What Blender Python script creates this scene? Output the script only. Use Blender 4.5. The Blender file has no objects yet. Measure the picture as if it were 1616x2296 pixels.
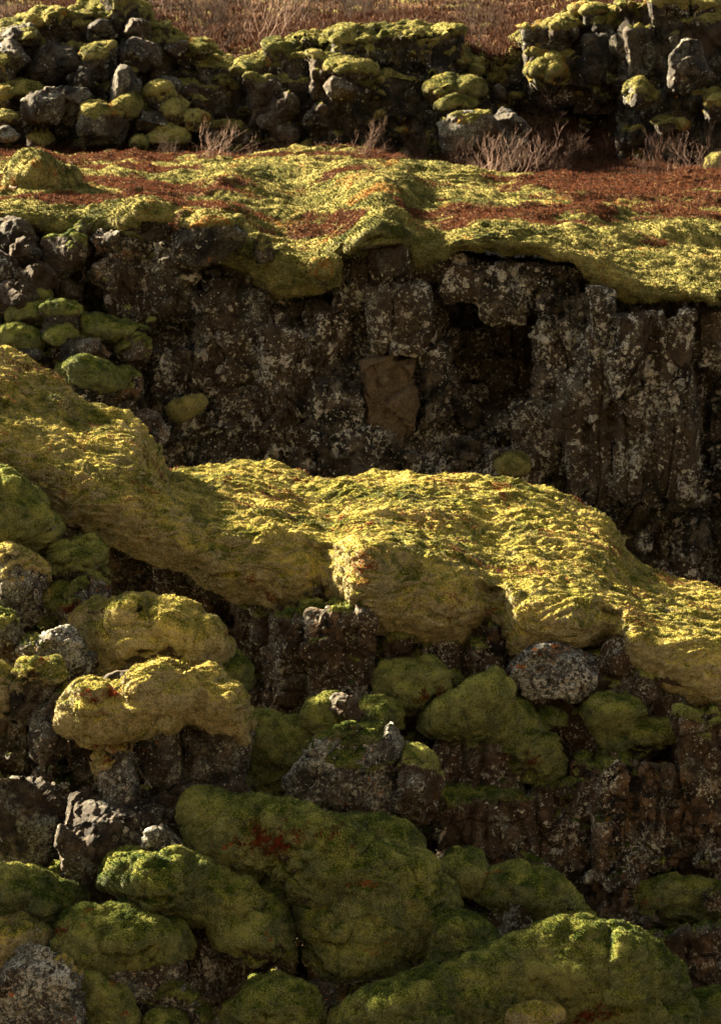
import bpy, bmesh, math, random
import numpy as np
Q = 1.0                     # mesh coarseness, 1 = final
rad = math.radians
S = bpy.context.scene
C = S.collection
# ------------------------------------------------------------ camera
PITCH = rad(12.0); FP = 6733.0; CAMZ = 12.0
cam = bpy.data.cameras.new('camera'); cam.lens = 100; cam.sensor_width = 24; cam.sensor_fit = 'HORIZONTAL'
cam.clip_start = 0.5; cam.clip_end = 2000
cam.dof.use_dof = True; cam.dof.focus_distance = 28.5; cam.dof.aperture_fstop = 6.3
cam_ob = bpy.data.objects.new('camera', cam); C.objects.link(cam_ob)
cam_ob.location = (0, 0, CAMZ); cam_ob.rotation_euler = (math.pi/2 - PITCH, 0, 0)
S.camera = cam_ob
# ------------------------------------------------------------ light
SUN_EL = rad(27); SUN_AZ = rad(-52)        # azimuth from +Y (away from the camera) towards +X
W = bpy.data.worlds.new('World'); S.world = W; W.use_nodes = True
nt = W.node_tree; nt.nodes.clear()
sky = nt.nodes.new('ShaderNodeTexSky'); sky.sky_type = 'NISHITA'; sky.sun_disc = False
sky.sun_elevation = SUN_EL; sky.sun_rotation = SUN_AZ; sky.air_density = 1.0; sky.dust_density = 3.0; sky.ozone_density = 0.6
bg = nt.nodes.new('ShaderNodeBackground'); bg.inputs[1].default_value = 0.05
wo = nt.nodes.new('ShaderNodeOutputWorld')
hs = nt.nodes.new('ShaderNodeHueSaturation'); hs.inputs['Saturation'].default_value = .32     # desaturates the sky light; the multiply below dims it for deeper shade
nt.links.new(sky.outputs[0], hs.inputs['Color']); wm = nt.nodes.new('ShaderNodeMix'); wm.data_type = 'RGBA'; wm.blend_type = 'MULTIPLY'; wm.inputs[0].default_value = 1; wm.inputs[7].default_value = (.40, .40, .36, 1)
nt.links.new(hs.outputs[0], wm.inputs[6]); nt.links.new(wm.outputs[2], bg.inputs[0]); nt.links.new(bg.outputs[0], wo.inputs[0])
sl = bpy.data.lights.new('sun', 'SUN'); sl.energy = 5.0; sl.angle = rad(4.5); sl.color = (1.0, 0.81, 0.53)
sun = bpy.data.objects.new('sun', sl); C.objects.link(sun)
from mathutils import Vector
sd = Vector((math.sin(SUN_AZ)*math.cos(SUN_EL), math.cos(SUN_AZ)*math.cos(SUN_EL), math.sin(SUN_EL)))
sun.rotation_euler = sd.to_track_quat('Z', 'Y').to_euler()
S.view_settings.view_transform = 'Standard'; S.view_settings.look = 'None'
S.view_settings.exposure = 3.75; S.view_settings.gamma = 1.0
S.cycles.max_bounces = 4; S.cycles.diffuse_bounces = 2

# ------------------------------------------------------------ helpers
cp, sp = math.cos(PITCH), math.sin(PITCH)
def at(px, py, Y):
    """world point at distance Y in front of the camera (px,py measured on a 1616 x 2296 print)"""
    px = np.asarray(px, float); py = np.asarray(py, float); Y = np.asarray(Y, float)
    u = (1148 - py)/FP; r = (px - 808)/FP
    dy = cp + u*sp; dz = -sp + u*cp
    k = Y/dy
    return np.stack(np.broadcast_arrays(r*k, Y, CAMZ + dz*k), -1)
def proj(co):
    x, y, z = co[:, 0], co[:, 1], co[:, 2] - CAMZ
    f = y*cp - z*sp; v = y*sp + z*cp
    return 808 + FP*x/f, 1148 - FP*v/f

_rs = np.random.RandomState(7)
_G = _rs.normal(size=(4096, 3)); _G /= np.linalg.norm(_G, axis=1)[:, None]
def _h(ix, iy, iz, seed):
    h = (ix*73856093) ^ (iy*19349663) ^ (iz*83492791) ^ (seed*2654435761)
    h = (h ^ (h >> 13))*1274126177
    return (h ^ (h >> 16)) & 4095
def noise(p, s=1.0, seed=0):
    p = p*s
    i = np.floor(p).astype(np.int64); f = p - i; u = f*f*f*(f*(f*6-15)+10)
    out = 0
    for a in (0, 1):
        for b in (0, 1):
            for c in (0, 1):
                g = _G[_h(i[:, 0]+a, i[:, 1]+b, i[:, 2]+c, seed)]
                d = g[:, 0]*(f[:, 0]-a) + g[:, 1]*(f[:, 1]-b) + g[:, 2]*(f[:, 2]-c)
                w = (u[:, 0] if a else 1-u[:, 0])*(u[:, 1] if b else 1-u[:, 1])*(u[:, 2] if c else 1-u[:, 2])
                out = out + d*w
    return out*1.5
def fbm(p, s=1.0, o=4, seed=0, gain=.5):
    r = 0; a = 1.0
    for k in range(o):
        r = r + a*noise(p, s*2.03**k, seed+k*17); a *= gain
    return r
def billow(p, s=1.0, o=2, seed=0, gain=.5):
    r = 0; a = 1.0
    for k in range(o):
        r = r + a*(np.abs(noise(p, s*2.1**k, seed+k*31))*2 - .45); a *= gain
    return r
def facet(p, s, seed=0):
    """broken rock: space is cut into cells, each cell face tilted its own way"""
    q = p*s; i = np.floor(q).astype(np.int64); best = np.full(len(p), 9.); val = np.zeros(len(p))
    for a in (-1, 0, 1):
        for b in (-1, 0, 1):
            for c in (-1, 0, 1):
                j = i + np.array([a, b, c]); h = _h(j[:, 0], j[:, 1], j[:, 2], seed); h2 = _h(j[:, 0], j[:, 1], j[:, 2], seed+91)
                d = q - (j + .5 + .45*_G[h]); dd = (d*d).sum(1); m = dd < best
                best[m] = dd[m]; val[m] = (_G[h2[m]]*d[m]).sum(1)*1.1 + _G[h[m], 0]*.35
    return val
def sstep(x, a, b):
    t = np.clip((x-a)/(b-a), 0, 1); return t*t*(3-2*t)

def newmesh(name, co, quads):
    me = bpy.data.meshes.new(name)
    co = np.ascontiguousarray(co, np.float32); q = np.ascontiguousarray(quads, np.int32)
    k = q.shape[1]
    me.vertices.add(len(co)); me.vertices.foreach_set('co', co.ravel())
    me.loops.add(q.size); me.loops.foreach_set('vertex_index', q.ravel())
    me.polygons.add(len(q)); me.polygons.foreach_set('loop_start', np.arange(0, q.size, k, dtype=np.int32))
    me.polygons.foreach_set('use_smooth', np.ones(len(q), bool))
    me.update(calc_edges=True); me.validate()
    return me
def arrays(me):
    co = np.empty(len(me.vertices)*3, np.float32); me.vertices.foreach_get('co', co)
    q = np.empty(len(me.loops), np.int32); me.loops.foreach_get('vertex_index', q)
    return co.reshape(-1, 3).astype(float), q
def quads_of(me):
    co, li = arrays(me); n = len(me.polygons)
    ls = np.empty(n, np.int32); me.polygons.foreach_get('loop_start', ls)
    lt = np.empty(n, np.int32); me.polygons.foreach_get('loop_total', lt)
    ok = lt == 4
    return co, li[ls[ok][:, None] + np.arange(4)]
def normals(co, q):
    n = np.zeros_like(co)
    fn = np.cross(co[q[:, 2]]-co[q[:, 0]], co[q[:, 3]]-co[q[:, 1]])
    for k in range(4):
        for a in range(3):
            n[:, a] += np.bincount(q[:, k], fn[:, a], len(co))
    return n/np.maximum(np.linalg.norm(n, axis=1), 1e-12)[:, None]
def lap(co, q, it, f=.5):
    e0 = np.concatenate([q[:, k] for k in range(4)]); e1 = np.concatenate([q[:, (k+1) % 4] for k in range(4)])
    a = np.concatenate([e0, e1]); b = np.concatenate([e1, e0])
    cnt = np.maximum(np.bincount(a, minlength=len(co)), 1)
    co = co.copy()
    for _ in range(it):
        s = np.stack([np.bincount(a, co[b, k], len(co)) for k in range(3)], -1)/cnt[:, None]
        co += f*(s - co)
    return co
def compact(co, q):
    used = np.zeros(len(co), bool); used[q.ravel()] = True
    idx = np.cumsum(used)-1
    return co[used], idx[q], used

def hull_into(bm, pts):
    vs = [bm.verts.new(p) for p in pts]
    r = bmesh.ops.convex_hull(bm, input=vs, use_existing_faces=False)
    bad = [v for v in r['geom_interior'] if isinstance(v, bmesh.types.BMVert)] + [v for v in r['geom_unused'] if isinstance(v, bmesh.types.BMVert)]
    bad = list({v for v in bad if v.is_valid})
    bmesh.ops.delete(bm, geom=bad, context='VERTS')
def remesh(bm, voxel, it=1, soft=0):
    """one clean skin round all the overlapping lumps in bm"""
    bmesh.ops.recalc_face_normals(bm, faces=bm.faces[:])
    me = bpy.data.meshes.new('t'); bm.to_mesh(me); bm.free()
    ob = bpy.data.objects.new('t', me); C.objects.link(ob)
    if soft:      # a coarse skin first, so that the lumps melt into one another
        m = ob.modifiers.new('c', 'REMESH'); m.mode = 'VOXEL'; m.voxel_size = soft; m.adaptivity = 0
        m = ob.modifiers.new('s', 'SMOOTH'); m.factor = .6; m.iterations = 7
    m = ob.modifiers.new('r', 'REMESH'); m.mode = 'VOXEL'; m.voxel_size = voxel*Q; m.adaptivity = 0
    dg = bpy.context.evaluated_depsgraph_get()
    me2 = bpy.data.meshes.new_from_object(ob.evaluated_get(dg))
    co, q = quads_of(me2)
    bpy.data.objects.remove(ob); bpy.data.meshes.remove(me); bpy.data.meshes.remove(me2)
    if it: co = lap(co, q, it)
    return co, q

def fuzz(co, q, mat, seed=1):
    """the short nap of the moss: tiny upright leaf blades over the whole skin, in the same mesh"""
    dens, L = {'moss_dry': (6500, .013), 'moss_moist': (5500, .013), 'moss_plateau': (1300, .027)}[mat.name]
    dens *= FUZZ/Q; fuzz.idx = None; r = np.random.RandomState(seed)
    a = co[q[:, 1]]-co[q[:, 0]]; b = co[q[:, 3]]-co[q[:, 0]]; ar = np.linalg.norm(np.cross(a, b), axis=1)
    n = normals(co, q); fc = co[q].mean(1); view = np.array([0, 0, CAMZ]) - fc; view /= np.linalg.norm(view, axis=1)[:, None]
    fn = n[q[:, 0]]; seen = ((fn*view).sum(1) > -.12); dist = np.abs(fc[:, 1])
    fx, fy = proj(fc); seen &= (fx > -350) & (fx < 1960) & (fy > -150) & (fy < 2450)
    cnt = r.poisson(ar*dens*seen*np.clip((50/np.maximum(dist, 1))**3, .02, 1)); idx = np.repeat(np.arange(len(q)), cnt); m = len(idx)
    if not m: return co, q
    u = r.uniform(0, 1, (m, 1)); v = r.uniform(0, 1, (m, 1))
    fuzz.idx = q[idx, 0]
    p = co[q[idx, 0]] + a[idx]*u + b[idx]*v; nn = n[q[idx, 0]]
    d = nn + r.normal(size=(m, 3))*.45; d /= np.linalg.norm(d, axis=1)[:, None]
    s = np.cross(d, r.normal(size=(m, 3))); s /= np.maximum(np.linalg.norm(s, axis=1), 1e-6)[:, None]
    ln = L*r.uniform(.5, 1.3, (m, 1)); w = ln*.26
    V = np.stack([p - s*w - nn*.003, p + s*w - nn*.003, p + d*ln + s*w*.35, p + d*ln - s*w*.35], 1).reshape(-1, 3)
    return np.concatenate([co, V]), np.concatenate([q, len(co) + np.arange(m*4).reshape(-1, 4)])
FUZZ = 1.0
def link(name, co, q, mat, parent=None, origin=None, attr=None):
    fuzz.idx = None
    if mat.name in ('moss_dry', 'moss_moist', 'moss_plateau') and FUZZ: co, q = fuzz(co, q, mat)
    if origin is None:
        origin = np.array([co[:, 0].mean(), co[:, 1].mean(), co[:, 2].min()]) if parent is None else np.zeros(3)
    me = newmesh(name, co - origin, q); me.materials.append(mat)
    if attr is not None:
        if fuzz.idx is not None: attr = np.concatenate([attr, np.repeat(attr[fuzz.idx], 4)])
        at_ = me.attributes.new('heath', 'FLOAT', 'POINT'); at_.data.foreach_set('value', attr.astype(np.float32))
    o = bpy.data.objects.new(name, me); C.objects.link(o)
    if parent is not None:
        o.parent = parent; o.location = (0, 0, 0)
    else: o.location = origin
    return o
def empty(name, loc, label, cat, group=None):
    o = bpy.data.objects.new(name, None); C.objects.link(o); o.location = loc; o.empty_display_size = .2
    o['label'] = label; o['category'] = cat
    if group: o['group'] = group
    return o
def tag(o, label=None, cat=None, group=None, kind=None):
    for k, v in (('label', label), ('category', cat), ('group', group), ('kind', kind)):
        if v: o[k] = v
    return o

# ------------------------------------------------------------ materials
class NT:
    def __init__(s, name):
        s.m = bpy.data.materials.new(name); s.m.use_nodes = True; s.t = s.m.node_tree; s.t.nodes.clear()
        s.geo = s.n('ShaderNodeNewGeometry'); s.pos = s.geo.outputs['Position']
    def n(s, t, **kw):
        nd = s.t.nodes.new(t)
        for k, v in kw.items(): setattr(nd, k, v)
        return nd
    def l(s, a, b): s.t.links.new(a, b)
    def val(s, sock, v):
        if hasattr(v, 'is_linked') or hasattr(v, 'links'): s.l(v, sock)
        else: sock.default_value = v
    def noise(s, scale, detail=3, rough=.5, dist=0, vec=None, off=0, stretch=None):
        nd = s.n('ShaderNodeTexNoise'); nd.inputs['Scale'].default_value = scale; nd.inputs['Detail'].default_value = detail
        nd.inputs['Roughness'].default_value = rough; nd.inputs['Distortion'].default_value = dist
        mp = s.n('ShaderNodeMapping'); mp.inputs['Location'].default_value = (off*3.1, off*1.7, off*2.3)
        if stretch: mp.inputs['Scale'].default_value = stretch
        s.l(vec or s.pos, mp.inputs[0]); s.l(mp.outputs[0], nd.inputs['Vector'])
        return nd.outputs['Fac']
    def vor(s, scale, out='Distance', off=0, rand=1, vec=None):
        nd = s.n('ShaderNodeTexVoronoi'); nd.inputs['Scale'].default_value = scale; nd.inputs['Randomness'].default_value = rand
        mp = s.n('ShaderNodeMapping'); mp.inputs['Location'].default_value = (off, off*.7, off*.3)
        s.l(vec or s.pos, mp.inputs[0]); s.l(mp.outputs[0], nd.inputs['Vector'])
        return nd.outputs[out]
    def math(s, op, a, b=0.0, c=None):
        nd = s.n('ShaderNodeMath', operation=op); s.val(nd.inputs[0], a); s.val(nd.inputs[1], b)
        if c is not None: s.val(nd.inputs[2], c)
        return nd.outputs[0]
    def step(s, v, a, b):
        nd = s.n('ShaderNodeMapRange'); nd.interpolation_type = 'SMOOTHSTEP'
        s.l(v, nd.inputs['Value']); nd.inputs['From Min'].default_value = a; nd.inputs['From Max'].default_value = b
        return nd.outputs['Result']
    def ramp(s, v, stops):
        nd = s.n('ShaderNodeValToRGB'); e = nd.color_ramp.elements
        while len(e) < len(stops): e.new(.5)
        for k, (p, c) in enumerate(stops): e[k].position = p; e[k].color = (*c, 1)
        s.l(v, nd.inputs[0]); return nd.outputs[0]
    def mix(s, f, a, b, mode='MIX'):
        nd = s.n('ShaderNodeMix', data_type='RGBA', blend_type=mode)
        s.val(nd.inputs[0], f)
        for sock, v in ((nd.inputs[6], a), (nd.inputs[7], b)):
            if isinstance(v, tuple): sock.default_value = (*v, 1)
            else: s.l(v, sock)
        return nd.outputs[2]
    def out(s, col, rough=.95, bump=None, bstr=.5, bdist=.02, spec=.15, sheen=0, trans=0):
        b = s.n('ShaderNodeBsdfPrincipled'); s.l(col, b.inputs['Base Color']); s.val(b.inputs['Roughness'], rough)
        b.inputs['Specular IOR Level'].default_value = spec
        if sheen:
            b.inputs['Sheen Weight'].default_value = sheen; b.inputs['Sheen Roughness'].default_value = .4
            s.l(col, b.inputs['Sheen Tint'])
        if bump is not None:
            bn = s.n('ShaderNodeBump'); bn.inputs['Strength'].default_value = bstr; bn.inputs['Distance'].default_value = bdist
            s.l(bump, bn.inputs['Height']); s.l(bn.outputs[0], b.inputs['Normal'])
        o = s.n('ShaderNodeOutputMaterial'); sh = b.outputs[0]
        if trans:
            tr = s.n('ShaderNodeBsdfTranslucent'); s.l(col, tr.inputs[0]); mx = s.n('ShaderNodeMixShader'); mx.inputs[0].default_value = trans
            s.l(b.outputs[0], mx.inputs[1]); s.l(tr.outputs[0], mx.inputs[2]); sh = mx.outputs[0]
        s.l(sh, o.inputs[0]); return s.m

def moss_mat(name, dark, mid, pale, grey, rust=.60, f=1.0, greyamt=.8, rustcol=(.17, .035, .008), heath=False):
    t = NT(name)
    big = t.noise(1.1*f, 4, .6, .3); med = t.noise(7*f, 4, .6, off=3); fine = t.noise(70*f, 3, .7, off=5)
    v = t.math('ADD', t.math('MULTIPLY', big, .62), t.math('MULTIPLY', med, .62)); v = t.math('ADD', v, t.math('MULTIPLY', t.step(fine, .30, .70), .26)); v = t.math('ADD', v, -.21)  # fine speckle: moss tone plus tiny grain shade put into the colour
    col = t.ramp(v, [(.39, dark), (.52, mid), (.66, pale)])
    sx = t.n('ShaderNodeSeparateXYZ'); t.l(t.geo.outputs['Normal'], sx.inputs[0])
    g = t.math('ADD', t.math('MULTIPLY', sx.outputs[2], -.9), t.math('MULTIPLY', t.noise(2.6*f, 5, .65, off=9), 1.9))
    g = t.math('MULTIPLY', t.step(g, .30, .85), greyamt)
    gcol = t.mix(t.step(t.math('ADD', t.math('MULTIPLY', t.noise(80*f, 3, .7, off=2), .65), t.math('MULTIPLY', t.noise(14*f, 4, .7, off=22), .35)), .36, .64), tuple(c*.32 for c in grey), tuple(c*1.45 for c in grey))  # grey moss, its speckle also carrying painted grain shade
    col = t.mix(g, col, gcol)
    if rust < 1:
        r = t.math('MULTIPLY', t.step(t.noise(1.7*f, 5, .7, .5, off=21), rust, rust+.06), t.step(t.noise(38*f, 3, .7, off=8), .42, .55))
        col = t.mix(r, col, rustcol)
    if heath:
        an = t.n('ShaderNodeAttribute'); an.attribute_name = 'heath'
        hc = t.ramp(t.noise(9, 5, .75, off=31), [(.34, (.014, .008, .005)), (.5, (.060, .027, .013)), (.64, (.125, .075, .030))])
        hf = t.step(t.math('ADD', an.outputs['Fac'], t.math('MULTIPLY', t.math('SUBTRACT', t.noise(4.5, 6, .75, off=33), .5), 2.6)), .40, .66)
        col = t.mix(hf, col, hc)
    tuft = t.vor(48*f, off=1); b = t.math('ADD', t.math('MULTIPLY', t.noise(95*f, 3, .7, off=4), 1.3), t.math('MULTIPLY', tuft, -.8))
    return t.out(col, .95, b, .9, .016/f, spec=.05, sheen=.25, trans=.0)
def rock_mat(name, base1, base2, brown=.5, lich=.5, white=.62, f=1.0, orange=.72, tint=(.15, .17, .145), blot=.66):
    t = NT(name)
    big = t.noise(.9*f, 4, .6, .4, off=2); med = t.noise(6*f, 6, .65, off=3)
    col = t.mix(t.step(med, .40, .66), base1, base2)
    col = t.mix(t.math('MULTIPLY', t.step(big, .62-brown*.25, .75-brown*.25), .75), col, (.055, .034, .017))
    # crusts of grey-green lichen, then white and orange patches
    c1 = t.math('MULTIPLY', t.step(t.noise(3*f, 4, .6, off=6), .64-lich*.16, .72-lich*.16), t.step(t.noise(19*f, 7, .8, .8, off=7), .46, .53))
    tv = t.mix(t.step(t.noise(48*f, 3, .7, off=61), .35, .65), tuple(c*.45 for c in tint), tuple(c*1.5 for c in tint))
    tv = t.mix(t.step(t.noise(5*f, 3, .6, off=62), .5, .6), tv, t.mix(.5, tv, (.17, .13, .085)))
    col = t.mix(t.math('MULTIPLY', c1, .85), col, tv)
    wmask = t.math('ADD', t.noise(22*f, 5, .75, .4, off=11), t.math('MULTIPLY', t.noise(2.2*f, 3, .5, off=12), .5))
    w = t.step(wmask, white+.40, white+.43)
    def discs(sc, lo, off):          # round lichen rosettes of different sizes
        wv = t.n('ShaderNodeVectorMath', operation='MULTIPLY_ADD'); nz = t.n('ShaderNodeTexNoise'); nz.inputs['Scale'].default_value = sc*2.2; nz.inputs['Detail'].default_value = 4
        t.l(t.pos, nz.inputs['Vector']); t.l(nz.outputs['Color'], wv.inputs[0]); k = .55/sc; wv.inputs[1].default_value = (k, k, k); t.l(t.pos, wv.inputs[2])
        d = t.vor(sc, 'Distance', off, 1, wv.outputs[0]); c = t.vor(sc, 'Color', off, 1, wv.outputs[0])
        sp_ = t.n('ShaderNodeSeparateColor'); t.l(c, sp_.inputs[0])
        r = t.math('MULTIPLY', t.math('SUBTRACT', sp_.outputs[0], lo), .55)
        return t.step(t.math('SUBTRACT', r, d), 0, .04)
    ms = t.step(t.noise(1.6*f, 4, .6, off=52), .70-(.60-white)*1.2, .74-(.60-white)*1.2)
    w = t.math('MAXIMUM', w, t.math('MULTIPLY', ms, t.math('MAXIMUM', discs(8*f, .45, 3), discs(26*f, .35, 5))))
    col = t.mix(t.math('MULTIPLY', w, .9), col, t.mix(t.noise(3*f, 2, .5, off=55), (.26, .28, .24), (.62, .57, .46)))
    og = t.math('MULTIPLY', t.step(t.noise(13*f, 4, .7, .5, off=14), orange-.03, orange), t.step(t.noise(1.9*f, 2, .5, off=15), .48, .56))
    col = t.mix(og, col, (.42, .15, .03))
    bl = t.math('MULTIPLY', t.step(t.noise(6.5*f, 5, .62, .3, off=41), blot, blot+.025), t.step(t.noise(1.1*f, 2, .5, off=42), .47, .56))
    col = t.mix(t.math('MULTIPLY', bl, .85), col, t.mix(t.noise(30*f, 3, .7, off=43), (.30, .29, .25), (.62, .58, .48)))
    col = t.mix(1.0, col, t.mix(t.step(t.noise(75*f, 3, .75, off=63), .32, .68), (.40, .40, .40), (1.5, 1.5, 1.5)), 'MULTIPLY')
    pit = t.step(t.noise(45*f, 2, .5, off=17), .62, .72)
    col = t.mix(t.math('MULTIPLY', pit, .5), col, (.012, .010, .009))
    b = t.math('SUBTRACT', t.math('ADD', t.math('MULTIPLY', t.noise(26*f, 8, .8, off=18), 2.2), t.math('MULTIPLY', t.noise(7*f, 4, .6, off=19), 1.0)), t.math('MULTIPLY', pit, .5))
    b = t.math('ADD', b, t.math('MULTIPLY', w, .12))
    return t.out(col, .85, b, .9, .03/f, spec=.25)

M = {}
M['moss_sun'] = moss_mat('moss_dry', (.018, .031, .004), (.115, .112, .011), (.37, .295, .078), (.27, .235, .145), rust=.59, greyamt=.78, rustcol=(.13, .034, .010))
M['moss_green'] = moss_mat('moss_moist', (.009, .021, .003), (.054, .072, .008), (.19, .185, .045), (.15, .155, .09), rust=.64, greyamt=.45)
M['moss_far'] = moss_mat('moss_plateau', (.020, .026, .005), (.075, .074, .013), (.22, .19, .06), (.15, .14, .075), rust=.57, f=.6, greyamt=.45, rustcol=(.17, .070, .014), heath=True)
M['rock_front'] = rock_mat('basalt_lichen', (.008, .006, .005), (.100, .078, .055), brown=.6, lich=1.0, white=.47, tint=(.16, .175, .145))
M['rock_pale'] = rock_mat('basalt_pale_lichen', (.026, .022, .019), (.10, .085, .068), brown=.45, lich=1.3, white=.40, orange=.66, tint=(.20, .22, .19))
M['rock_brown'] = rock_mat('basalt_brown', (.008, .006, .004), (.18, .108, .056), brown=.9, lich=.8, white=.43, tint=(.14, .145, .115))
M['rock_mid'] = rock_mat('basalt_wall', (.006, .005, .003), (.105, .082, .053), brown=.7, lich=.55, white=.425, f=.7, blot=.57, tint=(.13, .13, .10))
M['rock_far'] = rock_mat('basalt_far', (.008, .007, .005), (.080, .066, .046), brown=.6, lich=.6, white=.48, tint=(.13, .13, .10), f=.5)
M['rock_lichen'] = rock_mat('stone_white_lichen', (.024, .02, .018), (.07, .06, .05), brown=.3, lich=1.6, white=.38, orange=.60, tint=(.24, .26, .24), blot=.62)
M['rock_far_pale'] = rock_mat('basalt_far_pale', (.020, .017, .013), (.12, .105, .078), brown=.5, lich=.9, tint=(.17, .17, .135), white=.46, f=.5)
M['rock_tan'] = rock_mat('bare_tan_rock', (.10, .070, .037), (.135, .096, .052), brown=-.6, lich=-.6, white=.62, f=.7, blot=.9, orange=.9)
M['rock_rust'] = rock_mat('rust_stained_rock', (.060, .024, .010), (.115, .046, .016), brown=.1, lich=.2, white=.56, orange=.9, blot=.8)
# ------------------------------------------------------------ builders
def smoothline(a, n):
    """Catmull-Rom through control rows a (k, ...) resampled to n"""
    a = np.asarray(a, float); k = len(a)
    t = np.linspace(0, k-1, n); i = np.minimum(t.astype(int), k-2); f = (t-i).reshape((-1,)+(1,)*(a.ndim-1))
    p0 = a[np.maximum(i-1, 0)]; p1 = a[i]; p2 = a[i+1]; p3 = a[np.minimum(i+2, k-1)]
    return .5*(2*p1 + (p2-p0)*f + (2*p0-5*p1+4*p2-p3)*f*f + (3*p1-p0-3*p2+p3)*f**3)
def resample_x(st, n):
    st = np.asarray(st, float); xs = np.linspace(st[0, 0], st[-1, 0], n)
    out = np.stack([np.interp(xs, st[:, 0], st[:, k]) for k in range(st.shape[1])], -1)
    # round the corners of the control polygon
    w = max(1, int(n*.012)); ker = np.ones(2*w+1)/(2*w+1)
    for k in range(1, st.shape[1]):
        out[:, k] = np.convolve(np.pad(out[:, k], w, 'edge'), ker, 'valid')
    return out
def gridquads(nu, nv, closed=False):
    i = np.arange(nu-1)[:, None]; m = nv if closed else nv-1
    j = np.arange(m)[None, :]; j2 = (j+1) % nv
    return np.stack([i*nv+j, (i+1)*nv+j, (i+1)*nv+j2, i*nv+j2], -1).reshape(-1, 4)
def trimesh_to_bm(co, quads, caps=None):
    bm = bmesh.new(); vs = [bm.verts.new(p) for p in co]
    for f in quads: bm.faces.new([vs[k] for k in f])
    for c in caps or (): bm.faces.new([vs[k] for k in c])
    return bm

def rock_disp(co, q, amp=1.0, f=1.0, seed=0, crack=0.):
    n = normals(co, q)
    wq = co*np.array([1, 1, .7 if crack else 1.]) + .03/f*np.stack([noise(co, 4*f, seed+70), noise(co, 4*f, seed+71), noise(co, 4*f, seed+72)], -1)
    d = .030*fbm(co, 2.2*f, 3, seed) + (.13*facet(wq, 1.1*f, seed+4) if crack else 0) + .065*facet(wq, 2.6*f, seed+5) + .032*facet(wq, 6.5*f, seed+6) - .018*np.maximum(0, noise(co, 14*f, seed+9)-.1)*2
    d += .010*noise(co, 26*f, seed+3)
    if crack:
        wp = co + .15*np.stack([noise(co, 1.3*f, seed+60), noise(co, 1.3*f, seed+61), noise(co, 1.3*f, seed+62)], -1)
        for sc, fr, dp in (((1.5, 1.5, .45), 1.3, .10), ((.8, 1., 1.3), 2.1, .07), ((1.3, 1.3, .8), 4.2, .035)):
            z = noise(wp*np.array(sc), fr*f, seed+int(fr*10)); d -= crack*.7*dp*np.exp(-(z/.03)**2)
    return co + n*(d*amp)[:, None]
def moss_disp(co, q, amp=1.0, f=1.0, seed=0, wave=0.0):
    n = normals(co, q)
    wp = co + .10/f*np.stack([noise(co, 2.5*f, seed+50), noise(co, 2.5*f, seed+51), noise(co, 2.5*f, seed+52)], -1)
    d = .045*fbm(co, 1.6*f, 2, seed+2) + .026*billow(wp, 3.1*f, 1, seed+4) + .008*billow(wp, 8*f, 2, seed+3) + .006*noise(co, 28*f, seed+6) + .004*noise(co, 55*f, seed+7)
    if wave:
        up = sstep(n[:, 2], .25, .8)
        s = (wp + .12/f*np.stack([noise(co, 1.1*f, seed+53), noise(co, 1.1*f, seed+54), noise(co, 1.1*f, seed+55)], -1))*np.array([.42, 1.0, 1.25])
        d += wave*(.011*billow(s, 15*f, 1, seed+12) + .020*billow(s, 7.5*f, 1, seed+13) + .026*noise(s, 2.4*f, seed+14))*(.45+.55*up)
        dr = (wp + .15/f*np.stack([noise(co, .9*f, seed+56), noise(co, .9*f, seed+57), noise(co, .9*f, seed+58)], -1))*np.array([.45, .6, 1.5])
        d += (1-up)*wave*(.030*billow(dr, 4.2*f, 2, seed+15))
    return co + n*(d*amp)[:, None]
def shell(co, q, bias=0., thick=.05, nz_w=1., seed=0, f=1., amp=1., wave=0., extra=None, sharp=.25, sm=5, whole=False):
    """moss growing over the upward faces of a stone: a skin with its own thickness"""
    cs = lap(co, q, sm); n = normals(cs, q)
    m = n[:, 2]*nz_w + .55*fbm(co, 1.9*f, 3, seed+77) + bias
    if extra is not None: m = m + extra(*proj(co), co)
    m = sstep(m, .30-sharp, .30+sharp)
    off = thick*np.sqrt(m)
    wp = co + .10/f*np.stack([noise(co, 2.5*f, seed+50), noise(co, 2.5*f, seed+51), noise(co, 2.5*f, seed+52)], -1)
    d = .9*thick*fbm(co, 2.0*f, 2, seed+2) + amp*(.024*billow(wp, 3.3*f, 1, seed+4) + .010*billow(wp, 8*f, 2, seed+3) + .006*noise(co, 28*f, seed+6) + .004*noise(co, 55*f, seed+7))
    if wave: d = d + wave*.05*billow(wp*np.array([.5, .7, 1.4]), 5*f, 2, seed+12)
    c2 = cs + n*(off + d*m - .02*(1-m)/f)[:, None]
    keep = (m[q].max(1) > .02)
    if whole and keep.any():          # one coherent cap, not crumbs
        lab = np.arange(len(co)); qk = q[keep]
        while True:
            mn = lab[qk].min(1); new = lab.copy()
            for k in range(4): np.minimum.at(new, qk[:, k], mn)
            new = new[new]
            if (new == lab).all(): break
            lab = new
        v, n_ = np.unique(lab[qk[:, 0]], return_counts=True); keep[keep] = lab[qk[:, 0]] == v[n_.argmax()]
    if not keep.any(): return None
    c3, q3, _ = compact(c2, q[keep])
    return c3, q3

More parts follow.
